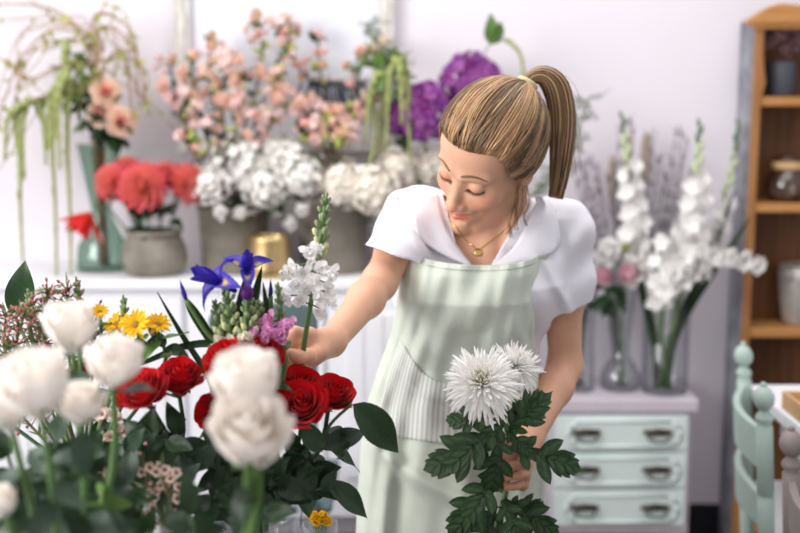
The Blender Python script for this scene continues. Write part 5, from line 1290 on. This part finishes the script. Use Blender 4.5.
RS, RE, RW = W(412, 218, 2.0), W(379, 283, 1.86), W(331, 342, 1.63)
LS, LE, LW = W(562, 230, 2.03), W(565, 366, 2.04), W(529, 440, 1.88)
NB = W(497, 226, 1.985)
def limbs(fd, grow, k=.025):
    g = grow
    fd.cone(NB + V((0, .015, .0)), RS, .045 + g, .047 + g, k); fd.cone(NB + V((0, .015, .0)), LS, .045 + g, .047 + g, k)
TL, TH_ = (-.3, 1.7, .6), (.6, 2.35, 1.36)

LO, HI = (-.32, 1.42, .66), (.46, 2.26, 1.52)
B = Field(LO, HI, .0025)
B.op(torso_f(-.004), (-.1, 1.8, .66), (.45, 2.26, 1.4), .03)
limbs(B, -.006)
for sx, px, py in ((-1, 450, 290), (1, 502, 294)):
    c = W(px, py, 1.935); B.cone(c, c + V((0, .03, .02)), .045, .05, .03)
# neck
B.cone(hw((0, .03, -.045)), NB + V((0, .02, -.02)), .05, .052, .02)
for sx in (-1, 1): B.cone(hw((sx * .045, .035, -.05)), NB + V((sx * .02, -.045, -.03)), .012, .011, .016)
for sx in (-1, 1): B.cone(NB + V((sx * .02, -.05, -.042)), NB + V((sx * .05, -.036, -.04)), .009, .007, .02)
# arms
def arm(S, E, Wr, r):
    B.cone(S, S.lerp(E, .5), r[0], r[1], .02); B.cone(S.lerp(E, .5), E, r[1], r[2], .02)
    m = E.lerp(Wr, .3); B.cone(E, m, r[2], r[3], .02); B.cone(m, Wr, r[3], r[4], .02)
arm(RS, RE, RW, (.038, .0335, .028, .0285, .0205)); arm(LS, LE, LW, (.039, .0355, .030, .0315, .022))
# head
E = B.ell; 
E((0, .015, .035), (.073, .093, .085), .02)
E((0, -.03, -.035), (.056, .062, .078), .025)
E((0, -.04, .045), (.06, .048, .05), .03)
for sx in (-1, 1):
    E((sx * .038, -.058, -.03), (.025, .026, .024), .02)
    B.hcone((sx * .052, .0, -.06), (sx * .02, -.066, -.102), .016, .013, .025)
    B.hcone((sx * .012, -.086, .02), (sx * .046, -.068, .018), .008, .007, .014)
E((0, -.089, -.105), (.0165, .014, .0145), .014)
for sx in (-1, 1): E((sx * .031, -.096, -.002), (.016, .014, .011), .012, True)
for sx in (-1, 1): E((sx * .031, -.0765, -.002), (.0142, .0125, .0115), .003)
B.hcone((0, -.084, .006), (0, -.105, -.04), .0065, .0085, .012)
E((0, -.107, -.044), (.0095, .0095, .0085), .008)
for sx in (-1, 1):
    E((sx * .0115, -.098, -.046), (.0072, .009, .0065), .005)
    E((sx * .006, -.103, -.0535), (.0035, .004, .003), .003, True)
# mouth: muzzle, lips, parting line
E((0, -.082, -0.0695), (.028, .016, .022), .018)
for sx in (-1, 1):
    B.hcone((sx * .005, -.0985, -0.0630), (sx * .025, -.0865, -0.0615), .0044, .002, .004)
    B.hcone((sx * .001, -.0975, -0.0735), (sx * .022, -.087, -0.0660), .0056, .0024, .004)
    B.hcone((0, -.104, -0.0680), (sx * .0285, -.0875, -0.0615), .0011, .0013, .0022, True)
    E((sx * .032, -.081, -0.0625), (.004, .006, .005), .008, True)
E((0, -.094, -0.0830), (.014, .004, .003), .008, True)
for sx in (-1, 1):
    E((sx * .0725, .012, -.012), (.009, .018, .03), .006); E((sx * .081, .008, -.008), (.005, .009, .016), .006, True)

# ---- hands
def hand(wrist, palm, fingers, thumb, rp=.02):
    """fingers: lists of joints from knuckle to tip"""
    B.cone(wrist, palm, .0205, .0185, .015)
    for f in fingers:
        B.cone(palm, f[0], .0145, .0102, .008); B.cone(wrist, f[0], .0145, .0102, .01)
    for f, r0 in zip(fingers, (.0092, .0096, .009, .0078)):
        for i in range(len(f) - 1): B.cone(f[i], f[i + 1], r0 * (1.0 - .1 * i), r0 * (.93 - .1 * i), .004)
    B.cone(wrist.lerp(palm, .45), thumb[0], .019, .0135, .012)
    for i in range(len(thumb) - 1): B.cone(thumb[i], thumb[i + 1], .0115 - .001 * i, .0105 - .0012 * i, .005)
hand(RW, W(313, 346, 1.585),
     [[W(309, 335, 1.57), W(296, 332, 1.545), W(286, 341, 1.53), W(285, 350, 1.525)],
      [W(309, 343, 1.57), W(294, 341, 1.545), W(283, 349, 1.53), W(284, 358, 1.525)],
      [W(310, 351, 1.57), W(296, 352, 1.545), W(287, 360, 1.53), W(289, 368, 1.525)],
      [W(312, 359, 1.575), W(301, 361, 1.55), W(293, 368, 1.54), W(295, 374, 1.535)]],
     [W(319, 352, 1.57), W(308, 356, 1.53), W(298, 357, 1.51), W(291, 354, 1.505)])
hand(LW, W(520, 462, 1.845),
     [[W(524, 452, 1.825), W(517, 452, 1.775), W(505, 456, 1.765), W(501, 459, 1.785)],
      [W(525, 463, 1.825), W(519, 464, 1.77), W(505, 467, 1.76), W(501, 469, 1.78)],
      [W(524, 474, 1.825), W(518, 475, 1.775), W(505, 477, 1.765), W(501, 479, 1.785)],
      [W(522, 484, 1.83), W(515, 486, 1.785), W(505, 487, 1.775), W(502, 488, 1.79)]],
     [W(520, 448, 1.835), W(510, 446, 1.80), W(500, 444, 1.775), W(494, 441, 1.765)])
P, Q = B.mesh()
# skin tones: lips, cheeks, lids, nails keep a colour of their own
loc = ((P - HC) @ HR) / HS
col = np.ones((len(P), 3))
def blend(mask, c): global col; col = col * (1 - mask[:, None]) + np.array(c) * mask[:, None]
def blob(c, r): return np.clip(1.6 * (1 - (((loc - np.array(c)) / np.array(r)) ** 2).sum(1)), 0, 1)
for sx in (-1, 1): blend(.55 * blob((sx * .043, -.075, -.032), (.026, .04, .022)), (.97, .72, .68))
blend(.5 * blob((0, -.112, -.044), (.014, .02, .012)), (.98, .76, .72))
for sx in (-1, 1): blend(.5 * blob((sx * .031, -.088, -.004), (.016, .02, .012)), (.92, .74, .7))
lip = np.maximum.reduce([blob((s_ * a_, -.095, z_), (r_, .016, h_)) for s_ in (-1, 1) for a_, z_, r_, h_ in ((.007, -.0633, .012, .0044), (.018, -.0621, .011, .0034), (.006, -.0735, .013, .0062), (.017, -.068, .010, .0046))])
blend(.95 * lip, (.84, .34, .38))
nr = np.minimum(np.linalg.norm(P - np.array(W(290, 345, 1.54)), axis=1), np.linalg.norm(P - np.array(W(505, 465, 1.77)), axis=1))
blend(.35 * np.clip(1.4 - nr / .05, 0, 1), (1.0, .8, .76))
np_part('body', P, Q, m_skin, WOM, col)
# brows and lashes
for sx in (-1, 1):
    pts = []; g = G()
    for i in range(11):
        q = i / 10; x = sx * (.012 + .04 * q); z = .0205 + .009 * math.sin(PI * min(1, q * .8 + .12)) - .004 * q
        h = B.hit(hw((x, -.16, z)), hd((0, 1, 0)), .2, .0007)
        if h: pts.append(h - hd((0, 1, 0)) * .0002)
    g.tube(bez(pts, 20), [.0009 + .0013 * math.sin(PI * min(1, .25 + .75 * i / (len(bez(pts, 20)) - 1))) for i in range(len(bez(pts, 20)))], 8)
    part('eyebrow', g, m_brow, WOM)
for sx in (-1, 1):
    pts = []; g = G()
    for i in range(13):
        q = i / 12 * 2 - 1; x = sx * .031 + .0148 * q; z = -.0085 - .0022 * (1 - q * q) + .0015 * q * sx
        h = B.hit(hw((x, -.16, z)), hd((0, 1, 0)), .2, .0007)
        if h: pts.append(h)
    g.tube(pts, .0015, 6)
    for i in range(22):
        f = i / 21 * (len(pts) - 1); a = int(min(f, len(pts) - 2)); p = pts[a].lerp(pts[a + 1], f - a); q = (i / 21 * 2 - 1)
        d = hd((.35 * q, -1, -.35)); g.tube([p, p + d * .004, p + d * .0065 + hd((0, 0, 1)) * .001], [.0005, .0004, .00015], 4)
    part('eyelashes', g, m_lash, WOM)

# ---- shirt: torso and short sleeves as a thin shell, open at neck, hems and cuffs
S = Field((-.3, 1.62, .78), (.46, 2.24, 1.42), .003)
S.op(torso_f(.012), (-.3, 1.6, .78), (.46, 2.26, 1.42), .03)
limbs(S, .008, .03)
for sx, px, py in ((-1, 450, 290), (1, 502, 294)):
    c = W(px, py, 1.94); S.cone(c, c + V((0, .03, .02)), .054, .056, .035)
S.cone(NB + V((0, .02, -.03)), NB + V((0, .015, -.06)), .064, .07, .03)
SLV = []
for a_, b_, ra, rb, cut in ((RS, RE, .047, .0535, .58), (LS, LE, .053, .06, .53)):
    d_ = (b_ - a_); L_ = d_.length; d_ = d_ / L_
    def sleeve(X, Y, Z, a=a_, d=d_, L=L_ * .8, c=L_ * cut, r0=ra, r1=rb):
        t = (X - a.x) * d.x + (Y - a.y) * d.y + (Z - a.z) * d.z; tc = np.clip(t, 0, L)
        h = a + d * c; n = V((-.3, -.2, -.93)).normalized() if a is RS else d
        return np.sqrt((X - a.x - tc * d.x) ** 2 + (Y - a.y - tc * d.y) ** 2 + (Z - a.z - tc * d.z) ** 2) - (r0 + (r1 - r0) * tc / L), (X - h.x) * n.x + (Y - h.y) * n.y + (Z - h.z) * n.z
    SLV.append(sleeve)
    lo_ = [min(a_[k], b_[k]) - .1 for k in range(3)]; hi_ = [max(a_[k], b_[k]) + .1 for k in range(3)]
    S.op(lambda X, Y, Z, f=sleeve: np.maximum(*f(X, Y, Z)), lo_, hi_, .02)
X, Y, Z = S.sl(S.lo, S.lo + (S.n - 1) * S.h)[1]
# folds of the cloth
fold = 1.25 * (.0032 * np.sin(38 * X + 22 * Z + 3 * np.sin(17 * Z + 9 * X)) + .0026 * np.sin(-30 * X + 46 * Z + 2 * np.sin(23 * X)) + .002 * np.sin(70 * Z + 40 * Y + 3 * np.sin(30 * X))) - .006 * np.exp(-((np.sin(16 * X + 9 * Z + 1.2) ) / .18) ** 2) * (Z < 1.27)
S.a += fold.astype(np.float32)
shell = np.maximum(S.a, -(S.a + .0065))
for f in SLV:   # open the sleeve ends
    dd, pl = f(X, Y, Z); shell = np.maximum(shell, -np.maximum(np.maximum(dd + .006 + fold, -(pl + .0085)), pl - .03))
# neck opening
vA, vB, vC = W(441, 186, 1.95), W(470, 296, 1.9), W(540, 186, 1.95)
def side(p, q): 
    n = V((-(q.z - p.z), 0, q.x - p.x)).normalized(); return (X - p.x) * n.x + (Z - p.z) * n.z
s1, s2 = side(vA, vB), side(vB, vC)
wedge = np.maximum(np.maximum(-s1, -s2), Y - (NB.y + .0))
neckhole = np.sqrt((X - NB.x) ** 2 + (Y - NB.y - .015) ** 2) - .058 + np.clip(NB.z - .012 - Z, 0, 1) * 5
openf = np.minimum(wedge, np.maximum(neckhole, NB.z - .012 - Z)) + 0 * Z
shell = np.maximum(shell, -openf)
S2 = Field(S.lo, S.lo + (S.n - 1) * S.h, S.h); S2.a = np.maximum(shell, .8 - Z).astype(np.float32)
P2, Q2 = S2.mesh()
shirt = np_part('shirt', P2, Q2, m_shirt, WOM)
# ---- collar lapels lie on the shirt
CAM = V((0, 0, CAMZ))
def on(fd, px, py, off=.004, Y0=1.6):
    p = W(px, py, Y0); d = (p - CAM).normalized()
    h = fd.hit(p, d, .7, .002)
    return (h - d * off) if h is not None else None
def lapel(inner, outer, off_in=.012, off_out=.01, nu=8):
    rows = []
    n = 14
    I = bez([V((a, b, 0)) for a, b in inner], n * 3); O = bez([V((a, b, 0)) for a, b in outer], n * 3)
    def rs(L):
        return [L[int(round(i * (len(L) - 1) / n))] for i in range(n + 1)]
    I, O = rs(I), rs(O); last = None
    for i in range(n + 1):
        row = []
        for j in range(nu + 1):
            q = j / nu; p = I[i].lerp(O[i], q); h = on(S, p.x, p.y, .006 + .006 * math.sin(PI * q) + .003 * q)
            if h is None: h = W(p.x, p.y, (last.y if last else 1.93))
            last = h; row.append(h)
        rows.append(row)
    # even out jumps
    for it in range(3):
        for i in range(1, n):
            for j in range(nu + 1): rows[i][j] = V((rows[i][j].x, (rows[i - 1][j].y + 2 * rows[i][j].y + rows[i + 1][j].y) / 4, rows[i][j].z))
    return rows
g = G(); g.grid(lapel([(438, 194), (440, 208), (448, 232), (460, 250), (472, 266)], [(428, 194), (414, 208), (413, 222), (424, 242), (460, 264)]))
g.grid(lapel([(535, 196), (530, 216), (518, 240), (504, 257), (486, 269)], [(548, 198), (556, 214), (559, 246), (538, 258), (506, 268)]))
band = []
for k in range(29):
    a = math.radians(-12 + 204 * k / 28)   # round the back of the neck from one front edge to the other
    c_, s_ = math.cos(a), math.sin(a); up = .012 + .016 * max(0, s_)
    ctr = NB + V((0, .012, 0))
    band.append([ctr + V((c_ * r, s_ * r * .95, z)) for r, z in ((.06, up - .02), (.061, up), (.066, up + .012), (.074, up + .008), (.086, up - .012), (.098, up - .034))])
g.grid(band)
part('collar', g, m_shirt, shirt, solid=.003)

# ---- apron: bib and skirt wrap the front of the body
SLIT = [  # v, left px, right px, py, cy, depth of the bulge
    (0.00, 404, 541, 244, 1.97, .108), (.06, 402, 540, 262, 1.965, .118), (.16, 398, 537, 296, 1.965, .13), (.30, 391, 534, 335, 1.985, .122), (.42, 378, 537, 370, 2.01, .122),
    (.55, 366, 543, 408, 2.04, .132), (.70, 361, 546, 450, 2.06, .142), (.85, 358, 545, 495, 2.08, .145), (1.0, 356, 543, 540, 2.09, .15), (1.35, 350, 545, 690, 2.1, .15)]
SLIT = np.array(SLIT)
def apron_pt(u, v, off=0.0):
    """u -1..1 across, v 0 (bib edge) .. 1.35 (hem)"""
    L, Rr, py, cy, bd = [np.interp(v, SLIT[:, 0], SLIT[:, i]) for i in range(1, 6)]
    top = max(0, 1 - v / .3); py = py + top * (19 * (1 - u * u) + 4 * u) + top * 2
    ang = u * math.radians(84); sx = math.copysign(abs(math.sin(ang)) ** .9, ang) / math.sin(math.radians(84)) ** .9
    px = (L + Rr) / 2 + (Rr - L) / 2 * sx
    dep = cy - (bd + off) * (max(0, math.cos(ang)) ** .6)
    sk = sm(.3, .7, v)
    dep += .0075 * sk * math.sin(u * 11 + 1.5 * math.sin(v * 5)) + .004 * sk * math.sin(u * 23 + v * 4)
    dep += .0045 * (1 - sk) * math.sin(u * 5 + v * 22 + 2 * math.sin(u * 3)) + .0025 * math.sin(17 * u - 26 * v + 3 * math.sin(7 * v)) + .002 * math.sin(31 * u + 9 * v)
    # drape fold running down from the left hip to the right hem
    q = v - (.66 + .26 * (u + .75)); dep -= .022 * math.exp(-(q / .03) ** 2) * sm(-.95, -.6, u) * (1 - sm(.5, 1, u))
    # seam of the bib over the lower panel
    q = v - (.30 + .22 * sm(-.95, -.1, u)); dep += .006 * sm(-.004, .012, q) * (1 - sm(.2, .34, q)) * (1 if u < .4 else 0)
    return W(px, py, dep)
g = G(); NU, NV = 90, 150
g.grid([[apron_pt(2 * j / NU - 1, 1.35 * i / NV) for j in range(NU + 1)] for i in range(NV + 1)])
ap = part('apron', g, m_apron, WOM, solid=.002, subsurf=0)
# stitched hem bands along the bib edges
g = G()
for v0, w_ in ((.0, .024),):
    g.grid([[apron_pt(2 * j / NU - 1, v0 + w_ * i / 5, .0025 + .001 * math.sin(j * 2.2) * math.sin(PI * i / 5)) for j in range(NU + 1)] for i in range(6)])
for e in (-1, 1):
    g.grid([[apron_pt(e * (1 - .06 * j / 3), .45 * i / 60, .0025 + .0008 * math.sin(i * 2.4)) for j in range(4)] for i in range(61)])
part('hem', g, m_apron, ap, solid=.001)
# striped pocket panel below the bib
def pk(u, v):
    return apron_pt(u, v, .004 + .003 * math.sin(v * 40) * (1 - v))
g = G(); rows = []; cs = []
for i in range(25):
    row = []; cr = []
    for j in range(37):
        a = j / 36; u = -.66 + .98 * a
        vt = .31 + .155 * sm(-.75, -.05, u); vb = .64 + .06 * a
        row.append(apron_pt(u, vt + (vb - vt) * i / 24, .004)); cr.append((a, i / 24, 0))
    rows.append(row); cs.append(cr)
g.grid(rows, cs=cs); part('pocket', g, m_pocket, ap, solid=.0015, label='grey and white striped pocket')
# straps over the shoulders
for ln in ([(541, 258), (546, 244), (550, 226), (550, 208)],):
    g = G(); rows = []
    for p in bez([V((a, b, 0)) for a, b in ln], 12):
        r = [on(S, p.x + q, p.y + q * .2, .003) for q in (-6, -3, 0, 3, 6)]
        if all(q is not None for q in r): rows.append(r)
    if len(rows) > 1: g.grid(rows); part('strap', g, m_apron, ap, solid=.0015)

# ---- necklace on the skin
g = G()
for pts in ([(446, 214), (455, 226), (466, 240), (476, 249)], [(480, 249), (489, 242), (500, 234), (510, 224)]):
    L = [on(B, a, b, .0016) for a, b in [(p.x, p.y) for p in bez([V((x, y, 0)) for x, y in pts], 18)]]
    L = [p for p in L if p is not None]
    if len(L) > 2: g.tube(L, .0009, 6)
nk_ = part('necklace', g, m_gold2, WOM)
p = on(B, 478, 252, .003); g = G(); q = aim(p, (CAM - p).normalized() + V((0, 0, .35)))
gg = G(); gg.lathe([(.0002, .0012), (.0062, .0012), (.0072, .0006), (.0072, -.0006), (.0002, -.001)], seg=24); g.put(gg, q); part('pendant', g, m_gold2, nk_)

# ---- hair
HCc = np.array((0, .012, .032)); HRr = np.array((.0885, .107, .1015))
TIE = np.array((0, .86, .5)); TIE = TIE / np.linalg.norm(TIE)
def sph(d, s=1.0): d = np.array(d) / np.linalg.norm(d); return hw(HCc + d * HRr * s)
loop = [(0, -.93, .4), (.35, -.86, .4), (.62, -.7, .36), (.8, -.58, .16), (.9, -.5, -.2), (.95, -.28, -.5), (.94, .06, -.6), (.86, .34, -.64), (.6, .6, -.66), (.25, .72, -.72), (0, .74, -.72)]
loop = loop + [(-x, y, z) for x, y, z in loop[-2:0:-1]]
loop = [np.array(p) / np.linalg.norm(p) for p in loop]
def loop_at(t):
    f = (t % 1) * len(loop); i = int(f); a, b = loop[i % len(loop)], loop[(i + 1) % len(loop)]; p = a + (b - a) * (f - i); return p / np.linalg.norm(p)
def slerp(a, b, t):
    c = np.clip(np.dot(a, b), -1, 1); o = math.acos(c)
    if o < 1e-4: return a
    p = (math.sin((1 - t) * o) * a + math.sin(t * o) * b) / math.sin(o); return p / np.linalg.norm(p)
def hcol(rg, dark=0, tone=None):
    k = rg.random() if tone is None else max(0, min(1, tone + rg.uniform(-.3, .3))); base = (.5, .45, .4) if k < .3 else (.95, .93, .9) if k < .62 else (1.6, 1.55, 1.45) if k < .88 else (2.3, 2.25, 2.1)
    return tuple(c * (1 - dark) * rg.uniform(.9, 1.1) for c in base)
rg = random.Random(77); g = G()
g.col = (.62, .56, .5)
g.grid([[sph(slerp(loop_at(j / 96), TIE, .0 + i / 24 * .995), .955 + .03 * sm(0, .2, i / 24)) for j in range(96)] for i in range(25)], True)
for i in range(2600):
    t = rg.random(); s = loop_at(t); st = 0 if rg.random() < .5 else rg.random() * .6
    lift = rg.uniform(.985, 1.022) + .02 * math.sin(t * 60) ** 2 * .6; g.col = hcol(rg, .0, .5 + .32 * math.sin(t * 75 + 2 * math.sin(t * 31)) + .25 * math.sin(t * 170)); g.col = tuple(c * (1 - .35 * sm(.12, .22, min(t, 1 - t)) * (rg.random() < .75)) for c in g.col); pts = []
    j1, j2 = rg.uniform(-.03, .03), rg.uniform(0, 6)
    for k in range(15):
        q = st + (1 - st) * k / 14; d = slerp(s, TIE, min(q, .992)); a = loop_at(t + j1 * math.sin(q * PI))
        d = slerp(a, TIE, min(q, .992))
        r = (.975 if st == 0 and k == 0 else lift) + .004 * math.sin(q * 9 + j2) - (.01 if st and k == 0 else 0) + .03 * sm(.82, 1, q)
        pts.append(sph(d, r))
    g.tube(pts, [.0008] + [rg.uniform(.0008, .0015)] * 13 + [.0008], 4)
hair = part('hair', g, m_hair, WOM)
tie = sph(TIE, 1.05)
# fly-away strands
g = G(); g.tube([sph((.2, -.5, .8), 1.0), sph((.1, 0, 1), 1.0)], .0004, 3)
for i in range(70):
    t = rg.random(); s = loop_at(t); g.col = hcol(rg); a = rg.uniform(.2, .7)
    pts = [sph(slerp(s, TIE, a + .3 * k / 7), 1.01 + .05 * math.sin(PI * k / 7) * rg.uniform(.4, 1)) for k in range(8)]; g.tube(pts, .0004, 3)
part('flyaway_hair', g, m_hair, hair); g = G()
for pts in ([(517, 186), (514, 205), (509, 222), (511, 238)], [(521, 188), (520, 206), (515, 222), (508, 234)], [(526, 186), (529, 202), (524, 216), (526, 226)], [(519, 186), (516, 212), (517, 230)], [(523, 186), (525, 205), (520, 214)], [(520, 184), (512, 208), (505, 216)]):
    for q in range(4):
        g.col = hcol(rg); o_ = rg.uniform(-2, 2)
        Yw = hw((.074, -.012, -.03)).y - .012; g.tube(bez([W(a + o_ + rg.uniform(-1, 1), b, Yw + .012 * k_) for k_, (a, b) in enumerate(pts)], 14), .00055, 4)
part('loose_strands', g, m_hair, hair)
g = G()
tdir = hd(TIE); 
for k in range(2):
    ring = [tie + tdir * (.004 * k - .002) + (hd((1, 0, 0)) * math.cos(a) + tdir.cross(hd((1, 0, 0))) * math.sin(a)) * .0165 for a in np.linspace(0, 2 * PI, 25)]; g.tube(ring, .0035, 8, False)
part('hair_tie', g, mat('pale_hair_tie', (222, 204, 160), .6, .1), hair)
# ponytail
g = G(); ty = tie.y
tp = W(400, 0, ty)
PT = [tie - tdir * .02, tie + tdir * .012] + [W(a, b, ty + c) for a, b, c in ((544, 76, .01), (556, 88, .015), (562, 114, .012), (562, 146, .0), (559, 178, -.012), (554, 208, -.02))]
PTc = bez(PT, 42); n = len(PTc)
for i in range(800):
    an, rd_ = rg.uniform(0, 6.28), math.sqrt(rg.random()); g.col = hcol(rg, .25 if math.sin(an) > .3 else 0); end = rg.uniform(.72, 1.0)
    pts = []
    for k in range(0, n, 2):
        q = k / (n - 1)
        if q > end: break
        wd = .010 + .0135 * sm(.08, .45, q) - .010 * sm(.55, 1, q) ** 1.2
        tg = (PTc[min(k + 1, n - 1)] - PTc[max(k - 1, 0)]).normalized(); u = tg.cross(V((0, -1, 0))).normalized(); w_ = tg.cross(u)
        a2 = an + .8 * q
        pts.append(PTc[k] + (u * math.cos(a2) + w_ * math.sin(a2)) * wd * rd_)
    if len(pts) > 3: g.tube(pts, [.0012] * (len(pts) - 2) + [.0008, .0003], 4)
for i in range(10):
    an = rg.uniform(-1, 1); g.col = hcol(rg); k0 = rg.randrange(8, 22); pts = [PTc[k0], PTc[k0 + 6] + V((.02 + .012 * an, 0, .01)), PTc[min(n - 1, k0 + 14)] + V((.035 + .015 * an, 0, .0))]; g.tube(bez(pts, 10), .0004, 3)
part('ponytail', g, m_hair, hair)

# ---- trousers and shoes under the apron
g = G()
for sx in (-1, 1):
    hx = ST[0, 1] + sx * .078
    g.tube(bez([(hx, 2.125, .84), (hx, 2.11, .66), (hx + sx * .012, 2.12, .46), (hx + sx * .012, 2.15, .1), (hx + sx * .012, 2.15, .06)], 20), [.09] * 2 + list(np.interp(np.linspace(0, 1, 30), [0, .3, .6, 1], [.09, .078, .058, .052]))[:len(bez([(0, 0, 0), (0, 0, 1), (0, 0, 2), (0, 0, 3), (0, 0, 4)], 20)) - 2], 20)
part('trousers', g, m_jeans, WOM)
for sx in (-1, 1):
    hx = ST[0, 1] + sx * .092; g = G(); rows = []
    for i in range(15):
        q = i / 14; y = 2.2 - .26 * q; wd = .036 * (math.sin(PI * (.08 + .9 * q)) ** .45); hgt = .085 - .045 * sm(.3, .9, q)
        rows.append([V((hx + wd * math.copysign(abs(math.cos(a)) ** .6, math.cos(a)), y, max(.0, hgt * .5 + hgt * .5 * math.copysign(abs(math.sin(a)) ** .6, math.sin(a))))) for a in np.linspace(0, 2 * PI, 20, endpoint=False)])
    g.grid(rows, True); g.f.append(tuple(range(20))); nn = len(g.v); g.f.append(tuple(range(nn - 20, nn))[::-1]); part('shoe', g, m_shoe, WOM)
# ================================================================ camera, light
cam = bpy.data.cameras.new('camera'); cam.sensor_width = 36; cam.lens = F * 36 / 800
co = bpy.data.objects.new('camera', cam); COL.objects.link(co); co.location = (0, 0, CAMZ); co.rotation_euler = (PI / 2 - TH, 0, 0)
SC.camera = co; cam.clip_start = .05
cam.dof.use_dof = True; cam.dof.focus_distance = FOCUS; cam.dof.aperture_fstop = FSTOP
w = bpy.data.worlds.new('world'); SC.world = w; w.use_nodes = True
w.node_tree.nodes['Background'].inputs['Color'].default_value = (*lin((247, 247, 252)), 1)
w.node_tree.nodes['Background'].inputs['Strength'].default_value = WORLD
def area(name, loc, target, size, energy, color=(1, 1, 1)):
    l = bpy.data.lights.new(name, 'AREA'); l.shape = 'RECTANGLE'; l.size, l.size_y = size; l.energy = energy; l.color = color
    o = bpy.data.objects.new(name, l); COL.objects.link(o); o.location = loc
    o.rotation_euler = (V(target) - V(loc)).to_track_quat('-Z', 'Y').to_euler(); return o
area('window_daylight', (-2.6, .6, 2.0), (.2, 2.4, 1.1), (2.0, 1.8), KEY, (1, .995, .985))
area('overhead_fill', (.2, 2.2, 2.75), (.2, 2.4, 0), (2.4, 1.6), TOP, (1, .995, .99))  # added overhead fill: brightens wall and petals, shades under the chin
vs = SC.view_settings; SC.display_settings.display_device = 'sRGB'
vs.view_transform = 'Standard'; vs.look = 'None'; vs.gamma = 1; vs.exposure = EXPO; vs.use_curve_mapping = False
